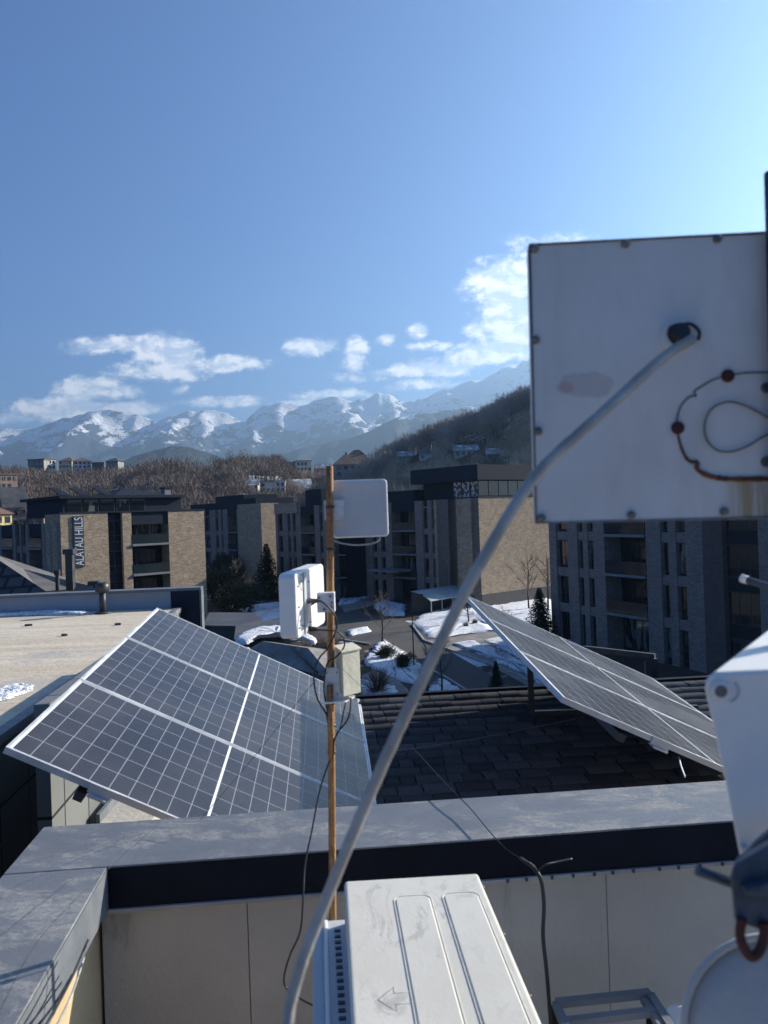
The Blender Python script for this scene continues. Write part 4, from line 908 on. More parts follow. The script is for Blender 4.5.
# ---------------------------------------------------------------- our building: shingled lower roof and walls
rt = empty('shingled_building', (2, 4, 0), 'lower roof with dark asphalt shingles directly beyond the metal coping', 'building')
yr = loc(onz(530, 690, 12-1.47))[1]; zrd = 12-1.47; slope = .17; x0r, x1r = -.55, 7.2; y0r = 3.12
Vs, Fs, tn, off = [], [], [], 0
nrows = int((yr-y0r)/.115)+1
for r_ in range(nrows):
    y1 = yr-r_*.115; y0 = y1-.125; x = x0r-random.random()*.3; x = max(x, x0r)
    while x < x1r:
        wd = random.choice([.10, .13, .16, .2, .24]); t = random.random(); th = .006 if random.random() < .5 else .014; gp = .006
        dz = random.uniform(0, .022)
        P = []
        for (xx, yy, zz) in ((x, y0-dz, th+.012), (x+wd-gp, y0-dz, th+.012), (x+wd-gp, y1+.01, .004), (x, y1+.01, .004), (x, y0-dz, 0), (x+wd-gp, y0-dz, 0)):
            q = Ax*xx+Ay*yy; P.append((q.x, q.y, zrd-slope*(yr-yy)+zz))
        Vs += P; tn += [t]*6; Fs += [[off, off+1, off+2, off+3], [off+4, off+5, off+1, off]]; off += 6; x += wd
npmesh('shingles', Vs, Fs, 'shingle', rt, tone=tn)
def PA(x, y, z): q = Ax*x+Ay*y; return Vector((q.x, q.y, z))
mb = MB(); mb.prism([PA(x0r, y0r-.3, zrd-slope*(yr-y0r+.3)-.001), PA(x1r, y0r-.3, zrd-slope*(yr-y0r+.3)-.001), PA(x1r, yr, zrd-.001), PA(x0r, yr, zrd-.001)], (0, 0, -.3)); mb.build('roof_deck', 'lip', rt)
mb = MB(); mb.prism([PA(x0r-.02, yr+.001, zrd-.35), PA(x0r-.02, yr+.06, zrd-.35), PA(x0r-.02, yr+.06, zrd+.025), PA(x0r-.02, yr+.001, zrd+.025)], Ax*(x1r-x0r)); mb.build('ridge_flashing', 'lip', rt)
mb = MB(); mb.prism([PA(-.5, -5, 0), PA(-.5, yr-.1, 0), PA(-.5, yr-.1, zrd-.32), PA(-.5, 2.7, zrd-slope*(yr-2.7)-.32), PA(-.5, 2.7, 8.9), PA(-.5, -5, 8.9)], Ax*7.5); mb.build('wall', 'plinth', rt)
lz = 12-2.45; pz = [onz(a_, b_, lz) for a_, b_ in ((100, 823), (126, 792), (165, 800), (150, 823))]
mb = MB(); mb.prism(pz, (0, 0, -.2)); mb.build('ledge', 'tanroof', rt)
mb = MB(); mb.box((0, 0, 0), Ax, Ay, Z, -2.0, -1.9, 5.9, 8.8, 0, 12-1.27); mb.build('added_shade_wall', 'clad', rt)  # wall added to keep the sun off the neighbour's side cladding
mb = MB(); mb.prism([p+Z*.001 for p in (pz[0]-X*.03, pz[1]-X*.03, pz[1], pz[0])], (0, 0, .07)); mb.build('ledge_trim', 'lip_grey', rt)

# ---------------------------------------------------------------- terrace: coping, walls, floor
H0 = 12-1.1
pin = onz(103, 873, H0); xi, yi = loc(pin)
pin2 = onz(730, 815, H0); yi2 = loc(pin2)[1]; yi = (yi+yi2)/2
pout = onz(212, 815.5, H0); yo = loc(pout)[1]
xo = (loc(onz(42, 830, H0))[0]+loc(onz(0, 877, H0))[0])/2
rt = empty('parapet_wall', PA(0, yi, H0-1.2), 'low terrace parapet wall with weathered grey metal coping and dark inner edge', 'wall')
mb = MB(); mb.box((0, 0, 0), Ax, Ay, Z, xo, 5, yi, yo, H0-.007, H0); o = mb.build('coping', 'coping', rt, bevel=.002)
mb = MB(); mb.box((0, 0, 0), Ax, Ay, Z, xo, xi, -1.5, yi-.003, H0-.008, H0-.001); mb.build('coping', 'coping', rt, bevel=.002)
lh = .135
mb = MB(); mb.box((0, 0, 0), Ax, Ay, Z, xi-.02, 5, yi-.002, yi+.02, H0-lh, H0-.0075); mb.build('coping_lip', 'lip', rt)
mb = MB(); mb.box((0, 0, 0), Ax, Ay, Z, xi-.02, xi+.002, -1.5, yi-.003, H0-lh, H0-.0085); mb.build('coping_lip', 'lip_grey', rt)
mb = MB(); mb.box((0, 0, 0), Ax, Ay, Z, xo+.0, xo+.02, -1.5, yo, H0-lh, H0-.0085); mb.box((0, 0, 0), Ax, Ay, Z, xo+.021, 5, yo-.02, yo, H0-lh, H0-.0085); mb.build('coping_lip', 'lip', rt)
mb = MB(); mb.box((0, 0, 0), Ax, Ay, Z, xi-.03, 5, yi-.012, yi+.01, H0-lh-.012, H0-lh-.001); mb.build('lip_trim', 'kerb', rt)
sx = [loc(onz(195, 1000, H0-.6))[0], loc(onz(462, 1000, H0-.6))[0], loc(onz(603, 930, H0-.6))[0]]
mb = MB(); ed = [xi-.03, -.25, .36, .97, 1.6, 2.3, 3.5, 5]
for a_, b_ in zip(ed, ed[1:]): mb.box((0, 0, 0), Ax, Ay, Z, a_+.0015, b_-.0015, yi+.028, yo-.03, 9.0, H0-.012)
mb.build('inner_board', 'conc', rt)
mb = MB(); mb.box((0, 0, 0), Ax, Ay, Z, xo+.03, xi-.04, -1.5, yo-.03, 9, H0-.012); mb.build('inner_board', 'ochre', rt)
zf = 12-2.25
mb = MB(); mb.box((0, 0, 0), Ax, Ay, Z, xo, 5, -1.5, yo, zf-.1, zf); tag(mb.build('terrace_floor', 'conc'), kind='structure')
# screws on lip trim
mb = MB()
for k in range(14): p = PA(.6+k*.075+random.random()*.02, yi-.013, H0-lh-.006); mb.box(p, Ax, Ay, Z, -.004, .004, -.005, 0, -.005, .005)
mb.build('rivet', 'steel', rt)

# ---------------------------------------------------------------- solar arrays
def array(o, e2, e1, n, W_, L_, label, pc, name='solar_array'):
    o, e2, e1, n = CAM+Vector(o), Vector(e2), Vector(e1), Vector(n)
    root = empty(name, o+e2*W_*.5+e1*L_*.5, label, 'solar array', 'rooftop solar arrays')
    q = L_/3; t = .026; fw = .013
    for k in range(3):
        y0, y1 = k*q+.004, (k+1)*q-.004
        pan = MB(); pan.box(o, e2, e1, n, .005, W_-.005, y0+.005, y1-.005, -.02, -.004); po = pan.build('solar_panel', 'steel', root)
        gl = MB(); gl.box(o, e2, e1, n, fw, W_-fw, y0+fw, y1-fw, -.0035, 0)
        u0 = len(gl.f)
        gl.uv = []
        for fi, f_ in enumerate(gl.f):
            for vi in f_:
                v = Vector(gl.v[vi])-o; gl.uv.append(((v.dot(e2)-fw)/(W_-2*fw), (v.dot(e1)-y0-fw)/(y1-y0-2*fw)))
        gl.build('cells', 'cells', po)
        fr = MB()
        fr.box(o, e2, e1, n, 0, W_, y0, y0+fw, -t, .003); fr.box(o, e2, e1, n, 0, W_, y1-fw, y1, -t, .003)
        fr.box(o, e2, e1, n, 0, fw, y0+fw, y1-fw, -t, .003); fr.box(o, e2, e1, n, W_-fw, W_, y0+fw, y1-fw, -t, .003)
        fr.build('frame', 'alu', po)
    for s_ in pc:
        c = MB(); c.box(o, e2, e1, n, s_-.04, s_+.04, L_-.03, L_+.025, -.045, -.0351); c.box(o, e2, e1, n, s_-.05, s_+.05, L_-.004, L_+.004, -.035, .006); c.build('clamp', 'alu', root)
    for s_ in (.35, W_-.4):
        c = MB(); c.box(o, e2, e1, n, s_-.02, s_+.02, -.1, L_+.01, -.085, -.046); c.build('rail', 'steel', root)
    return root, o, e2, e1, n
LA = array((-1.7916, 6.2306, -.6674), (.8842, .1004, -.4562), (.0741, -.9944, -.0753), (.4612, -.0328, .8867), 1.75, 3.0, 'left solar array of three modules, its near corner over the dark cladding', (.42, 1.25))
RA = array((.6205, 6.4418, -.6684), (.8898, .116, -.4413), (.082, -.9921, -.0953), (.4489, -.0486, .8923), 1.75, 2.6, 'right solar array of three modules seen at a shallow angle above the shingles', (.55,))
def roofz(p): return zrd-slope*(yr-loc(p)[1])
for (root, o, e2, e1, n), spots in ((LA, ((.35, .3), (1.45, .3), (1.45, 2.0))), (RA, ((.48, .52), (1.35, .6)))):
    for s_, t_ in spots:
        top = o+e2*s_+e1*t_-n*.086; mb = MB(); zb = roofz(top) if top.x > -.5 else 9.6
        zb = min(zb, top.z-.03); mb.wbox(top.x-.02, top.x+.02, top.y-.02, top.y+.02, zb, top.z); mb.build('support_post', 'steel', root)
root, o, e2, e1, n = RA
mb = MB(); a_ = o+e2*.48+e1*.52; mb.wbox(a_.x-.02, a_.x+1.2, a_.y-.02, a_.y+.02, roofz(a_)+.005, roofz(a_)+.05); mb.build('base_rail', 'steel', root)
# frame behind the right array
r0 = empty('pipe_gantry', at(655, 680, 7.3), 'black steel frame with a long top bar behind the right solar array', 'frame')
mb = MB(); p, q = at(585, 648, 7.6), at(655, 656, 7.2); d = (q-p); L = d.length; d.normalize(); mb.box(p, d, Vector((-d.y, d.x, 0)), Z, 0, L, -.02, .02, -.03, .02); mb.build('top_bar', 'steel', r0)
mb = MB(); q = at(653, 658, 7.2); mb.wbox(q.x-.035, q.x+.035, q.y-.03, q.y+.03, q.z-.5, q.z-.003); mb.build('post', 'steel', r0)
mb = MB(); mb.wbox(q.x-.075, q.x-.036, q.y-.03, q.y+.03, q.z-.16, q.z-.02); mb.build('bracket', 'steel', r0)

# ---------------------------------------------------------------- rusty pole, antennas, box
def rbox(name, O, ex, ey, ez, sx_, sy_, sz_, mat, parent, rad, axis='y', extra=0):
    """rounded rectangle in ex/ez plane extruded along ey"""
    mb = MB(); pts = []; n = 6
    for cx_, cz_, a0_ in ((sx_-rad, sz_-rad, 0), (rad, sz_-rad, 90), (rad, rad, 180), (sx_-rad, rad, 270)):
        for k in range(n+1): a = R(a0_+90*k/n); pts.append(O+ex*(cx_+rad*math.cos(a))+ez*(cz_+rad*math.sin(a)))
    mb.prism(pts, ey*sy_); return mb.build(name, mat, parent, bevel=extra, seg=3)
dp = 2.42
pt, pb = at(329.5, 466, dp), at(332.8, 930, dp); pbf = pb+(pb-pt).normalized()*(pb.z-zf)
r0 = empty('antenna_pole', pbf, 'thin rusty ochre steel pole carrying the two white antennas', 'pole')
mb = MB(); mb.tube([pt.lerp(pbf, k/20) for k in range(21)], .0112, 14); mb.build('pipe', 'rustpole', r0)
for py in (507, 549, 725, 752):
    p = at(329.8+(py-466)*.007, py, dp); mb = MB(); mb.tube([p-Z*.004, p+Z*.004], .0135, 12); mb.build('clamp_band', 'steel', r0)
# flat antenna
a_, b_ = at(332.5, 538.5, dp+.03), at(389, 538.5, dp+.03); ex = (b_-a_).normalized(); ex = Vector((math.cos(.03), math.sin(.03), 0)); ey = Vector((-ex.y, ex.x, 0)); S_ = (b_-a_).length
tilt = Vector((.0, 0, 1)); hz = at(332, 481, dp+.03).z-at(332, 539, dp+.03).z
O_ = Vector((a_.x, a_.y, a_.z)); r0 = empty('panel_antenna', O_, 'square flat white antenna at the top of the rusty pole, its shaded back towards us', 'antenna')
rbox('housing', O_, ex, ey, Z, S_, .03, hz, 'white', r0, .013, extra=.004)
rbox('back_plate', O_+ex*.005-ey*.003+Z*.005, ex, ey, Z, S_-.01, .0028, hz-.01, 'bluewhite', r0, .012)
mb = MB(); mb.tube(spline([at(381, 536, dp+.04), at(378, 541, dp+.03), at(370, 544, dp+.02), at(355, 545, dp), at(341, 543, dp), at(333, 540, dp)]), .0028, 6); mb.build('cable', 'greycable', r0)
mb = MB(); p = at(334, 510, dp+.02); mb.box(p, ex, ey, Z, -.03, .03, -.012, .01, -.03, .03); mb.build('bracket', 'galv', r0)
# tilted side antenna
d0 = 2.28; K0 = at(297, 640, d0); K1 = at(297, 573, d0); hgt = K1.z-K0.z
fe = Vector((.45, .89, 0)).normalized(); te = Vector((-.89, .45, 0))
r0 = empty('panel_antenna', K0, 'thick white antenna turned sideways on the pole, its sunlit back facing right', 'antenna')
s_w = (at(326, 600, 2.52)-at(297, 600, d0)); s_w.z = .014; fe = s_w.normalized(); te = Vector((-fe.y, fe.x, 0)).normalized(); 
rbox('housing', K0, fe, te, Z, s_w.length, .052, hgt*.985, 'white', r0, .018, extra=.005)
bk = MB()
nn = -te; 
mb = MB(); mb.box(K0+nn*.0012, fe, nn, Z, .062, .080, 0, .003, .004, hgt-.006); mb.build('back_rib', 'bluewhite', r0)
for fx, fz in ((.02, .03), (.02, .09), (.02, .15), (.05, .16), (.11, .03), (.11, .15), (.14, .09), (.05, .03)):
    mb = MB(); p = K0+fe*fx+Z*fz; mb.tube([p, p+nn*.004], .0022, 8); mb.build('screw', 'boltm', r0)
ci = K0+fe*.045+Z*(hgt*.83)+nn*.003; mb = MB(); mb.tube([ci+fe*math.cos(t*.42)*.013+Z*math.sin(t*.42)*.024 for t in range(15)], .0008, 4); mb.build('wire_loop', 'boltm', r0)
br = at(326, 602, 2.38)
mb = MB(); mb.box(br, X, Y, Z, -.026, .026, -.012, .03, -.03, .028); mb.build('bracket', 'galv', r0, bevel=.002)
for dx_, dz_ in ((-.02, .015), (.015, .018), (.018, -.012), (-.005, -.02), (.02, 0)):
    mb = MB(); p = br+X*dx_+Z*dz_-Y*.0125; mb.tube([p, p-Y*.008], .004, 6); mb.build('bolt', 'boltm', r0)
for (px, py) in ((309, 601), (309, 629)):
    mb = MB(); p = at(px, py, 2.37); mb.tube([p+te*.02, p+nn*.022+X*.005], [.010, .006], 10); mb.build('cable_gland', 'boltm' if py < 620 else 'black', r0)
# beige box
r0 = empty('junction_box', at(345, 697, 2.42), 'beige metal junction box strapped to the pole', 'junction box')
q0 = at(343.5, 697, 2.36); zt_ = at(343.5, 653, 2.36).z-q0.z; rgt = at(361, 695, 2.41)-q0; rgt.z = 0; lft = at(336, 693, 2.46)-q0; lft.z = 0
mb = MB(); mb.prism([q0, q0+rgt, q0+rgt+lft, q0+lft], (0, 0, zt_)); mb.build('body', 'beige', r0, bevel=.002)
mb = MB(); mb.prism([q0+Z*(zt_+.0005)-rgt*.04-lft*.05, q0+rgt*1.08-lft*.05+Z*(zt_+.0005), q0+rgt*1.08+lft*1.05+Z*(zt_+.0005), q0-rgt*.04+lft*1.05+Z*(zt_+.0005)], (0, 0, .006)); mb.build('lid', 'beige', r0, bevel=.001)
r1 = empty('mounting_plate', at(332, 700, 2.4), 'bare grey metal plate with a small shelf fixed to the pole beside the beige box', 'bracket')
pO = at(325.5, 701, 2.392); mb = MB(); wd_ = .044; h_ = at(325, 668, 2.392).z-pO.z
poly = [pO, pO+X*wd_, pO+X*wd_+Z*(h_*.9), pO+X*(wd_*.82)+Z*h_, pO+X*(wd_*.18)+Z*h_, pO+Z*(h_*.9)]
mb.prism(poly, (0, .003, 0)); mb.build('plate', 'galv', r1)
mb = MB(); mb.prism([pO+Vector((.0, -.02, -.004)), pO+Vector((.06, -.02, -.002)), pO+Vector((.086, .03, 0)), pO+Vector((.03, .06, 0)), pO+Vector((0, .03, -.002))], (0, 0, .004)); mb.build('shelf', 'white', r1)
for dx_, dz_ in ((.007, .85), (.037, .85), (.007, .2), (.037, .2), (.022, .45)):
    mb = MB(); p = pO+X*dx_+Z*(h_*dz_); mb.tube([p, p-Y*.004], .0025, 6); mb.build('screw', 'boltm', r1)
mb = MB(); mb.tube([at(330, 685, 2.384), at(331.3, 760, 2.386)], .0095, 10); mb.build('clamp_tube', 'rustpole', r1)
def cable(name, pts, r, mat, label, cat='cable', n=8, group=None, res=8):
    mb = MB(); mb.tube(spline([at(*p) for p in pts], n), r, res); o = mb.build(name, mat); tag(o, label, cat, group); return o
cable('black_cable', [(311, 605, 2.34), (320, 601, 2.34), (331, 610, 2.34), (337, 622, 2.36), (334, 636, 2.38), (328, 648, 2.38), (320, 657, 2.36), (315, 668, 2.36), (314, 682, 2.36), (318, 700, 2.37), (327, 716, 2.39), (329, 735, 2.39)], .0026, 'black', 'black cable looping from the upper gland of the sideways antenna down the pole')
cable('black_cable', [(309, 629, 2.34), (322, 630, 2.34), (335, 631, 2.35), (343, 637, 2.36), (344, 647, 2.37), (336, 657, 2.38), (327, 664, 2.38), (324, 690, 2.38), (328, 715, 2.39), (330, 738, 2.39)], .0024, 'black', 'black cable from the sideways antenna lower gland, looping right of the pole')
cable('black_cable', [(351, 698, 2.4), (350, 712, 2.38), (346, 722, 2.38), (338, 732, 2.38), (334, 742, 2.38), (333, 755, 2.38), (328, 765, 2.38), (320, 790, 2.36), (312, 830, 2.3), (305, 865, 2.25), (303, 900, 2.2), (300, 932, 2.2), (290, 955, 2.2), (284, 978, 2.2), (288, 990, 2.2), (306, 1002, 2.15), (325, 1010, 2.1)], .0026, 'black', 'black cable dropping from the beige box past the coping to the terrace')
cable('black_cable', [(346, 700, 2.39), (343, 715, 2.37), (340, 728, 2.37), (333, 740, 2.385), (329, 728, 2.39), (326, 712, 2.38)], .002, 'black', 'short black lead in a V under the beige box')
cable('guy_wire', [(-10, 1030, 1.5), (40, 938, 1.9), (105, 872, 2.2), (161, 822, 2.6)], .0008, 'black', 'thin dark wire lying over the left coping corner', 'wire', 4, res=4)
cable('guy_wire', [(200, 820, 2.8), (258, 752, 3.0), (314, 682, 2.8), (352, 640, 2.5)], .0012, 'black', 'thin dark wire crossing the left solar array up to the pole', 'wire', 4, res=4)
cable('guy_wire', [(415, 750, 3.6), (448, 786, 3.1), (470, 808, 2.88), (490, 832, 2.67), (505, 848, 2.54), (520, 858, 2.49), (534, 866, 2.485), (541, 880, 2.485)], .0024, 'black', 'thin dark wire crossing the shingles and coping in the middle', 'wire', 4, res=4)
cable('guy_wire', [(333, 660, 2.4), (346, 672, 2.32), (365, 690, 2.3)], .001, 'greycable', 'fine wire crossing the beige box', 'wire', 4, res=4)
cable('black_cable', [(520, 858, 2.55), (533, 868, 2.52), (541, 880, 2.5), (544, 905, 2.5), (543, 935, 2.5), (546, 965, 2.48), (549, 1000, 2.48), (552, 1040, 2.48)], .0062, 'black', 'thick black cable bundle hanging down the terrace wall right of the white unit')
cable('black_cable', [(537, 872, 2.51), (545, 865, 2.5), (557, 862, 2.52), (572, 859, 2.54)], .003, 'black', 'short black cable branch running right under the coping')
cable('black_cable', [(380, 752, 4.8), (420, 748, 4.9), (480, 738, 5.0), (540, 726, 5.1), (585, 717, 5.2)], .004, 'boltm', 'cable lying across the shaded shingles', n=4)
cable('white_cable', [(679, 757, 4.), (681, 766, 3.8), (685, 777, 3.6)], .004, 'white', 'short white cable end under the right solar array')
for k, (a0_, b0_) in enumerate((((88, 940), (40, 1035)), ((84, 958), (52, 1035)), ((72, 975), (30, 1035)))):
    cable('black_cable', [(a0_[0], a0_[1], 2.1), ((a0_[0]+b0_[0])/2+3, (a0_[1]+b0_[1])/2, 1.9), (b0_[0], b0_[1], 1.7)], .003, ['black', 'greycable', 'black'][k], ['black cable nearest the wall corner under the left coping', 'grey cable between two black ones under the left coping', 'black cable lowest at left under the left coping'][k], n=4)

# ---------------------------------------------------------------- air conditioners
zac = 12-.9
def L2(px, py, z=zac): return onz(px, py, z)
p1, p2, = L2(344, 880.5), L2(478, 872.5); wv = (p2-p1); wv.z = 0; Wc = wv.length; ex = wv.normalized(); ey = Vector((-ex.y, ex.x, 0))
pr = L2(543, 1024); ey = (p2-pr).normalized(); ey.z = 0; ey.normalize()
Lc = 1.05; O_ = Vector((p1.x, p1.y, 0))
rt = empty('air_conditioner', O_-ey*Lc*.5+Z*zf, 'white outdoor air conditioning unit with dirty embossed sunlit lid', 'air conditioner')
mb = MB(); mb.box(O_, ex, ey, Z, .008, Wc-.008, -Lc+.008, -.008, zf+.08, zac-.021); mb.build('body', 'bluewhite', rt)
# lid with rounded edges
mb = MB(); mb.box(O_, ex, ey, Z, 0, Wc, -Lc, 0, zac-.02, zac); mb.build('lid', 'white_dirty', rt, bevel=.009, seg=4)
def rr_path(x0, x1, y0, y1, rad):
    pts = []
    for cx_, cy_, a0_ in ((x1-rad, y1-rad, 0), (x0+rad, y1-rad, 90), (x0+rad, y0+rad, 180), (x1-rad, y0+rad, 270)):
        for k in range(7): a = R(a0_+15*k); pts.append(O_+ex*(cx_+rad*math.cos(a))+ey*(cy_+rad*math.sin(a)))
    return pts
for (x0, x1) in ((.34, .60), (.68, .94)):
    pts = rr_path(Wc*x0, Wc*x1, -Lc+.08, -.10, .022); c_ = sum(pts, Vector())/len(pts)
    mb = MB(); n = len(pts)
    inner = [p-(p-c_).normalized()*.004 for p in pts]
    lo = [Vector((p.x, p.y, zac-.002)) for p in pts]
    sh = lambda p, s_: p
    off = .006; hgt_ = .0028
    ti = rr_path(Wc*x0+off, Wc*x1-off, -Lc+.08+off, -.10-off, .018)
    up = [Vector((p.x, p.y, zac+hgt_)) for p in ti]
    for k in range(n): mb.face([lo[k], lo[(k+1) % n], up[(k+1) % n], up[k]], smooth=False)
    mb.face(up); mb.tube([Vector((p.x, p.y, zac+.0004)) for p in pts+pts[:1]], .0013, 5, False); mb.build('lid_ridge', 'white_dirty', rt)
ar = [(0, .5), (.45, 0), (.45, .27), (1, .27), (1, .73), (.45, .73), (.45, 1)]
ap = L2(378, 1000); mb = MB(); ap_ = [ap+ex*a_*.07+ey*(b_-.5)*.075 for a_, b_ in ar]; mb.tube([Vector((p.x, p.y, zac-.0002)) for p in ap_+ap_[:1]], .0009, 6); mb.build('embossed_arrow', 'white_dirty', rt)
mb = MB()
for k in range(4): x_, y_ = ((.03, -.03), (Wc-.03, -.03), (.03, -Lc+.03), (Wc-.03, -Lc+.03))[k]; mb.box(O_, ex, ey, Z, x_-.02, x_+.02, y_-.02, y_+.02, zf, zf+.081)
mb.build('foot', 'steel', rt)
mb = MB()
for k in range(3): p = O_+ex*Wc+ey*(-.06-.22*k)+Z*(zac-.010); mb.tube([p-ex*.001, p+ex*.004], .004, 8)
mb.build('screw', 'boltm', rt)
# lower unit
zl_ = 12-1.0; q1 = onz(325, 921, zl_)
O2 = Vector((q1.x, q1.y, 0)); rt = empty('air_conditioner', O2-ey*.4+Z*zf, 'lower bluish white slotted unit tucked against the left side of the larger one', 'air conditioner')
ex2 = ex; ey2 = (onz(325, 921, zl_)-onz(327.8, 1024, zl_)).normalized()
w2 = -.002+(O_-O2).dot(ex)+.0
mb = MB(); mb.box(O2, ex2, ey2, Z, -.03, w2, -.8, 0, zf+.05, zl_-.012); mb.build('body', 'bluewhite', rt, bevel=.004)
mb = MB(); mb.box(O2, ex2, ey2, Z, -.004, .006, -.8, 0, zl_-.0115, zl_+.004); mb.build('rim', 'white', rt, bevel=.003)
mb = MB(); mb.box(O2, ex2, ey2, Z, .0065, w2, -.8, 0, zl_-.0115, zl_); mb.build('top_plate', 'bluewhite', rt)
for k in range(22):
    y_ = -.05-k*.026; mb = MB(); mb.box(O2, ex2, ey2, Z, .022, w2-.012+.0*k, y_-.008, y_+.002, zl_+.0005, zl_+.003); mb.build('vent_slot', 'black', rt)

# ---------------------------------------------------------------- big antenna at right, seen from behind
dA = .88
TL = at(528, 243.5, dA+.012); BL = at(535, 523.5, dA+.012); TR = at(768, 231, dA); 
ex = (TR-TL).normalized(); up_ = (TL-BL); Hh_ = up_.length; ez = up_.normalized(); ey = ez.cross(ex).normalized(); ex = ey.cross(ez).normalized()
if ey.y < 0: ey = -ey
Wd = .315
rt = empty('panel_antenna', BL, 'large white square antenna back with rust stained mounting ring, close at right', 'antenna')
def _bp(nt, b):
    v = tc(nt); s_ = nt.new('ShaderNodeSeparateXYZ'); nt.l.new(v, s_.inputs[0]); x_, z_ = s_.outputs[0], s_.outputs[2]
    n = nt.noise(v, 22, 5, .65); n2 = nt.noise(v, 5, 3)
    def ell(cx_, cz_, rx, rz):
        a = nt.m('DIVIDE', nt.m('SUBTRACT', x_, cx_), rx); c_ = nt.m('DIVIDE', nt.m('SUBTRACT', z_, cz_), rz)
        return nt.m('SQRT', nt.m('ADD', nt.m('MULTIPLY', a, a), nt.m('MULTIPLY', c_, c_)))
    pk = lambda px, py: at(px, py, dA)-BL
    q = pk(588, 383); d = nt.m('ADD', ell(q.x, q.z, .030, .017), nt.m('MULTIPLY', nt.m('SUBTRACT', n, .5), 1.5))
    res = nt.ramp(d, .98, .82)
    q = pk(568, 386); d2 = nt.m('ADD', ell(q.x, q.z, .011, .008), nt.m('MULTIPLY', nt.m('SUBTRACT', n, .5), 1.4)); red = nt.ramp(d2, 1.05, .6)
    c = nt.mix(nt.ramp(n2, .35, .65), (.60, .59, .57), (.66, .65, .63))
    c = nt.mix(nt.m('MULTIPLY', res, .6), c, (.44, .40, .38)); c = nt.mix(nt.m('MULTIPLY', red, .45), c, (.42, .20, .18))
    film = nt.noise(nt.map(v, (1, 1, .4)), 9, 6, .7); c = nt.mix(nt.ramp(film, .45, .75, 0, .35), c, (.40, .37, .32))
    # rust run below the ring
    q = pk(752, 476); dx = nt.m('ABSOLUTE', nt.m('SUBTRACT', x_, q.x)); n4 = nt.noise(nt.map(v, (40, 1, 3)), 2, 4, .7)
    run = nt.m('MULTIPLY', nt.m('MULTIPLY', nt.ramp(dx, .04, .005), nt.m('LESS_THAN', z_, q.z)), nt.ramp(n4, .25, .6))
    c = nt.mix(nt.m('MULTIPLY', run, .9), c, (.36, .25, .12))
    nt.put(b.inputs['Base Color'], c); bump(nt, b, nt.noise(v, 200, 2), .0002)
M['backpanel'] = material('grey_white_back_plate', _bp, .45)
rbox('back_plate', BL, ex, ey, ez, Wd, .012, Hh_, 'backpanel', rt, .006, extra=.0012)
rbox('housing', BL+ey*.0122+ex*.003+ez*.003, ex, ey, ez, Wd-.006, .02, Hh_-.006, 'white', rt, .007, extra=.002)
seal = MB(); 
def onp(px, py, lift=0.):
    v = ray(px, py); t = (BL-CAM).dot(ey)/v.dot(ey); return CAM+v*t-ey*lift
fr_ = [onp(529.5, 245), onp(768, 232.6), onp(900, 226), onp(900, 514), onp(768, 517.5), onp(536, 523)]
seal.tube(fr_+fr_[:1], .0016, 6); seal.build('edge_gasket', 'boltm', rt)
for k, (px, py) in enumerate(((534.5, 249), (625, 244), (717, 239), (535.5, 340), (538, 431), (541.5, 518), (631, 515), (723.5, 511.5))):
    mb = MB(); p = onp(px, py); mb.tube([p+ey*.001, p-ey*.004, p-ey*.0055], [.0048, .0044, .002], 10); mb.build('bolt', 'boltm', rt)
# gland
g_ = onp(674, 337); mb = MB(); mb.tube([g_+ey*.001, g_-ey*.005], .016, 18); mb.build('gland_base', 'backpanel', rt)
mb = MB(); mb.tube([g_-ey*.003+X*.002+Z*.002, g_-ey*.014+X*.006+Z*.0035], [.0125, .0095], 14); mb.build('cable_gland', 'black', rt)
mb = MB(); mb.tube(spline([g_+X*.004+Z*.011-ey*.006, g_+X*.016+Z*.012-ey*.008, g_+X*.025+Z*.004-ey*.008, g_+X*.024-Z*.006-ey*.008], 5), .0020, 6); mb.build('sealant', 'black', rt)
# mounting ring seam
ringp = [(800, 371), (768, 372.5), (745, 373), (727, 376), (713, 380), (699, 388), (694, 392), (696, 396), (689, 397), (681, 406), (677, 418), (677, 429), (680, 444), (686, 458), (692, 462), (697, 462), (697, 469), (706, 475), (718, 478), (730, 479), (768, 479), (800, 479)]
mb = MB(); mb.tube(spline([onp(a_, b_, .0004) for a_, b_ in ringp[:12]], 4), .0011, 6); mb.build('ring_edge', 'boltm', rt)
mb = MB(); P_r = spline([onp(a_, b_, .0004) for a_, b_ in ringp[11:]], 4); mb.tube(P_r, [.0012+.0020*min(1, k/24)*random.uniform(.45, 1.35) for k in range(len(P_r))], 6); mb.build('ring_edge', 'rust', rt)
for px, py in ((727.5, 376), (677.5, 428)):
    p = onp(px, py); mb = MB(); mb.tube([p, p-ey*.003, p-ey*.004], [.0072, .0069, .004], 14); mb.build('bolt', 'rust_dark', rt)
for px, py in ((766, 388), (766, 462)):
    p = onp(px, py); mb = MB(); mb.tube([p, p-ey*.004], .006, 12); mb.build('bolt', 'boltm', rt)
mb = MB(); mb.tube(spline([onp(a_, b_, .003) for a_, b_ in ((775, 424), (760, 414), (742, 405), (726, 402), (711, 409), (704, 423), (705, 438), (714, 449), (728, 452), (745, 447), (760, 438), (775, 430))], 5), .0011, 6); mb.build('wire_loop', 'boltm', rt)
# mast
mp = at(777, 500, dA-.01); r0 = empty('antenna_mast', (mp.x, mp.y, zf), 'black steel mast at the right edge carrying the large antenna', 'mast'); zt_ = at(770, 170, dA-.01).z
mpt = at(776.5, 172, dA-.015); mpb = at(800, 1040, dA-.015)
mb = MB(); mb.tube([mpt, mpt.lerp(mpb, .5), Vector((mpb.x+.02, mpb.y, zf))], .0125, 16); mb.build('tube', 'steel', r0)
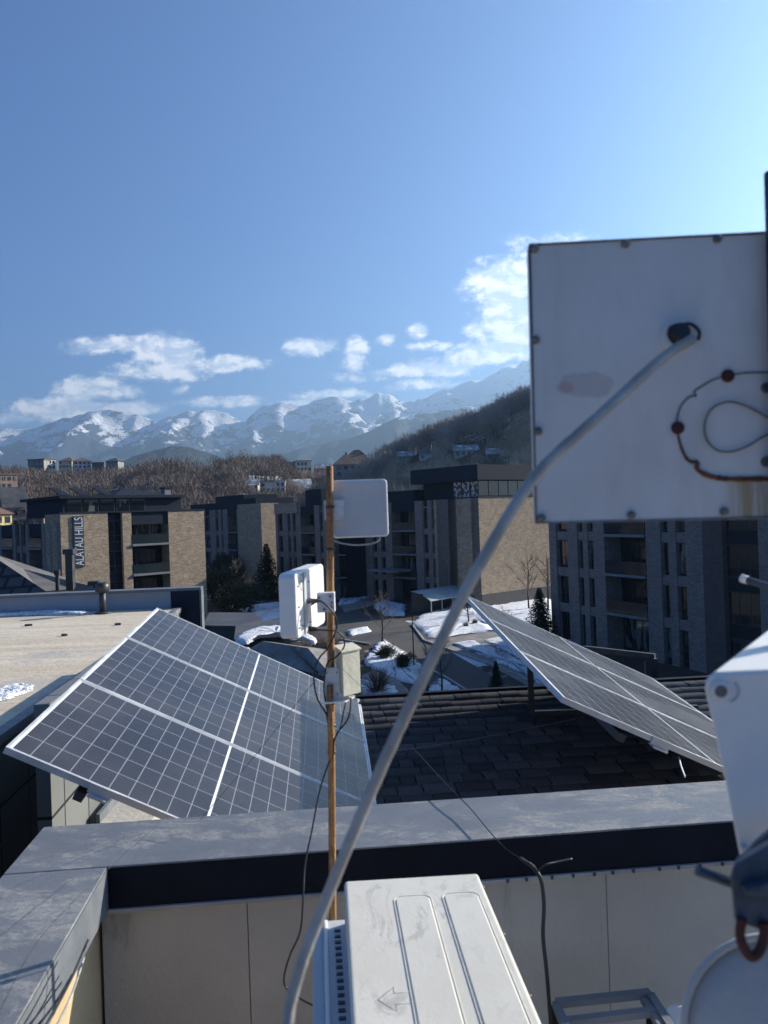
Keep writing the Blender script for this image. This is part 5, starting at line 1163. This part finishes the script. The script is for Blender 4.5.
# grey white cable in front
cpts = [(692, 339, .862), (684, 344, .852), (672, 351, .84), (650, 369, .82), (625, 392, .80), (600, 415, .78), (575, 437, .77), (552, 458, .76), (530, 483, .75), (510, 513, .74), (490, 547, .735), (470, 583, .73), (450, 622, .73), (428, 668, .73), (405, 716, .73), (382, 766, .73), (360, 817, .73), (342, 860, .73), (326, 900, .73), (312, 935, .725), (302, 962, .72), (294, 990, .715), (289, 1012, .71), (287, 1060, .70), (285, 1200, .70)]
cr_ = random.Random(5); cp = spline([at(*p) for p in cpts], 6); cp = [p+Vector((cr_.gauss(0, .00012), 0, cr_.gauss(0, .00012))) for p in cp]; mb = MB(); mb.tube(cp, [.0054*cr_.uniform(.992, 1.008) for _ in cp], 14); tag(mb.build('antenna_cable', 'greycable'), 'thick grey white cable sweeping down from the large antenna to the terrace', 'cable')

# ---------------------------------------------------------------- white housing, bracket and dish at lower right
dW = .74
def onW(px, py, d=dW): return at(px, py, d)
fp = [(704, 690), (705, 681), (709, 675), (716, 672), (760, 670), (840, 667), (840, 905), (744, 880), (738, 852), (722, 770)]
rt = empty('radio_unit', onW(770, 850), 'white plastic radio housing with a round screw hole, close at the right edge', 'radio unit')
mb = MB(); dv = Vector((math.sin(R(35)), math.cos(R(35)), 0))*.30
mb.prism([onW(a_, b_) for a_, b_ in fp], dv); mb.build('housing', 'white', rt, bevel=.004, seg=3)
mb = MB(); p = onW(718.5, 690); mb.tube([p+Y*.001-Y*.004, p-Y*.0055], [.0085, .0078], 16); mb.build('hole_rim', 'white', rt)
mb = MB(); p = onW(718.5, 690); mb.tube([p-Y*.0050, p-Y*.0062], .0058, 16); mb.build('screw_hole', 'boltm', rt)
mb = MB(); mb.tube(spline([onW(735, 683, dW-.001), onW(739, 690, dW-.001), onW(736, 699, dW-.001), onW(731, 702, dW-.001)], 4), .0010, 5); mb.build('moulded_arc', 'bluewhite', rt)
mb = MB(); mb.prism([onW(740, 846, dW-.001), onW(746, 843, dW-.001), onW(748, 852, dW-.001), onW(742, 856, dW-.001)], (0, -.006, 0)); mb.build('tab', 'bluewhite', rt)
dB = .66
rt = empty('mounting_bracket', at(755, 900, dB), 'dark blue steel clamp bracket with a protruding rod, below the white housing', 'bracket')
mb = MB(); mb.prism([at(a_, b_, dB) for a_, b_ in ((730, 878), (733, 866), (768, 847), (820, 830), (820, 950), (768, 934), (734, 922))], (.012, .02, 0)); mb.build('clamp', 'bluebr', rt, bevel=.003)
mb = MB(); mb.prism([at(a_, b_, dB-.012) for a_, b_ in ((746, 890), (768, 884), (820, 884), (820, 900), (768, 896), (748, 896))], (0, .012, 0)); mb.build('rib', 'bluebr', rt, bevel=.001)
mb = MB(); mb.tube([at(697, 870.5, dB+.03), at(735, 884, dB+.03)], .0045, 12); mb.build('rod', 'bluebr', rt)
mb = MB(); mb.tube(spline([at(a_, b_, dB-.003) for a_, b_ in ((742, 918), (740, 935), (745, 950), (752, 957), (760, 950), (764, 936), (764, 922))], 5), .0042, 8); mb.build('ring_bolt', 'rust_dark', rt)
mb = MB(); mb.prism([at(a_, b_, dB+.035) for a_, b_ in ((737, 864), (752, 846), (768, 833), (830, 800), (830, 840), (768, 850))], (.01, .015, 0)); mb.build('upper_arm', 'lip_grey', rt, bevel=.002)
dD = .86; cdp = at(786, 1046, dD); rt = empty('dish_antenna', cdp, 'round white dish with grey rim in the lower right corner', 'antenna')
N_ = 48; rd = .108; nrm = Vector((-.15, -.93, .33)).normalized(); a_ = nrm.cross(Z).normalized(); b_ = a_.cross(nrm)
mb = MB(); rings = [(0, .020), (.35, .0175), (.7, .010), (.93, .001)]; prev = None
for r_, h_ in rings:
    cur = [cdp+(a_*math.cos(2*math.pi*k/N_)+b_*math.sin(2*math.pi*k/N_))*rd*r_+nrm*h_ for k in range(N_)]
    if prev:
        for k in range(N_): mb.face([prev[k], prev[(k+1) % N_], cur[(k+1) % N_], cur[k]], smooth=True)
    prev = cur
do = mb.build('reflector', 'dish', rt); wm = do.modifiers.new('w', 'WELD'); wm.merge_threshold = 1e-5; sm_ = do.modifiers.new('s', 'SOLIDIFY'); sm_.thickness = .002
mb = MB(); mb.tube([cdp+(a_*math.cos(2*math.pi*k/N_)+b_*math.sin(2*math.pi*k/N_))*rd*.97 for k in range(N_+1)], .0045, 8); mb.build('rim', 'dish', rt)
mb = MB(); mb.tube([cdp-nrm*.01, cdp-nrm*.06-Z*.05], .012, 10); mb.build('arm', 'steel', rt)

p, q = at(744, 579, 1.15), at(830, 606, 1.05); r0 = empty('support_rod', q, 'short dark metal rod poking in from the right edge above the white housing', 'rod')
mb = MB(); mb.tube([p, q], .0052, 12); mb.build('rod', 'bluebr', r0); mb = MB(); mb.tube([p-(q-p).normalized()*.004, p+(q-p).normalized()*.006], .0062, 12); mb.build('end_cap', 'galv', r0)

# metal frame on the floor and scraps
r0 = empty('metal_floor_frame', at(615, 1010, 2.4), 'dark steel angle frame lying by the terrace wall', 'frame')
zq = at(620, 992, 2.45).z
for k, (p, q) in enumerate((((556, 1000), (650, 990)), ((556, 1000), (572, 1040)), ((650, 990), (672, 1024)), ((563, 1016), (656, 1005)), ((644, 992), (664, 1024)))):
    P, Q = onz(*p, zq), onz(*q, zq); d = (Q-P); L = d.length; d.normalize(); mb = MB(); mb.box(P, d, Vector((-d.y, d.x, 0)), Z, 0, L, -.012, .012, -.02-.003*k, -.003*k); mb.build('angle_bar', 'lip_grey', r0)
mb = MB()
for (px, py) in ((556, 1000), (650, 990)): P = onz(px, py, zq); mb.wbox(P.x-.012, P.x+.012, P.y-.012, P.y+.012, zf, zq-.021)
mb.build('leg', 'lip', r0)
p = at(683, 1017, 2.35); r0 = empty('cloth_bag', p, 'crumpled white bag beside the dish', 'bag'); mb = MB()
pts = []
for k in range(120):
    u_ = random.random()*6.28; v_ = math.acos(random.uniform(-.2, 1)); rr_ = .05*random.uniform(.75, 1.1); pts.append(p+Vector((math.sin(v_)*math.cos(u_)*rr_*1.2, math.sin(v_)*math.sin(u_)*rr_, math.cos(v_)*rr_-.02)))
import bmesh
bm = bmesh.new(); [bm.verts.new(q-parent_loc(r0)) for q in pts]; bmesh.ops.convex_hull(bm, input=bm.verts); me = bpy.data.meshes.new('bag'); bm.to_mesh(me); bm.free(); o = bpy.data.objects.new('bag', me); C.objects.link(o); o.parent = r0; me.materials.append(M['w_white'])

# ---------------------------------------------------------------- haze
hz = MB(); hz.wbox(-14500, 14500, -300, 14600, -31.5, 1850)
mt = bpy.data.materials.new('haze_air'); mt.use_nodes = True; nt = mt.node_tree; nt.nodes.clear()
out = nt.nodes.new('ShaderNodeOutputMaterial'); pv = nt.nodes.new('ShaderNodeVolumePrincipled'); nt.links.new(pv.outputs[0], out.inputs['Volume'])
pv.inputs['Color'].default_value = (.47, .72, 1.0, 1); pv.inputs['Density'].default_value = 1.15e-4; pv.inputs['Anisotropy'].default_value = .55
ho = hz.build('haze', mt); tag(ho, kind='stuff'); ho['label'] = 'thin bluish air haze over the valley'; ho['category'] = 'haze'
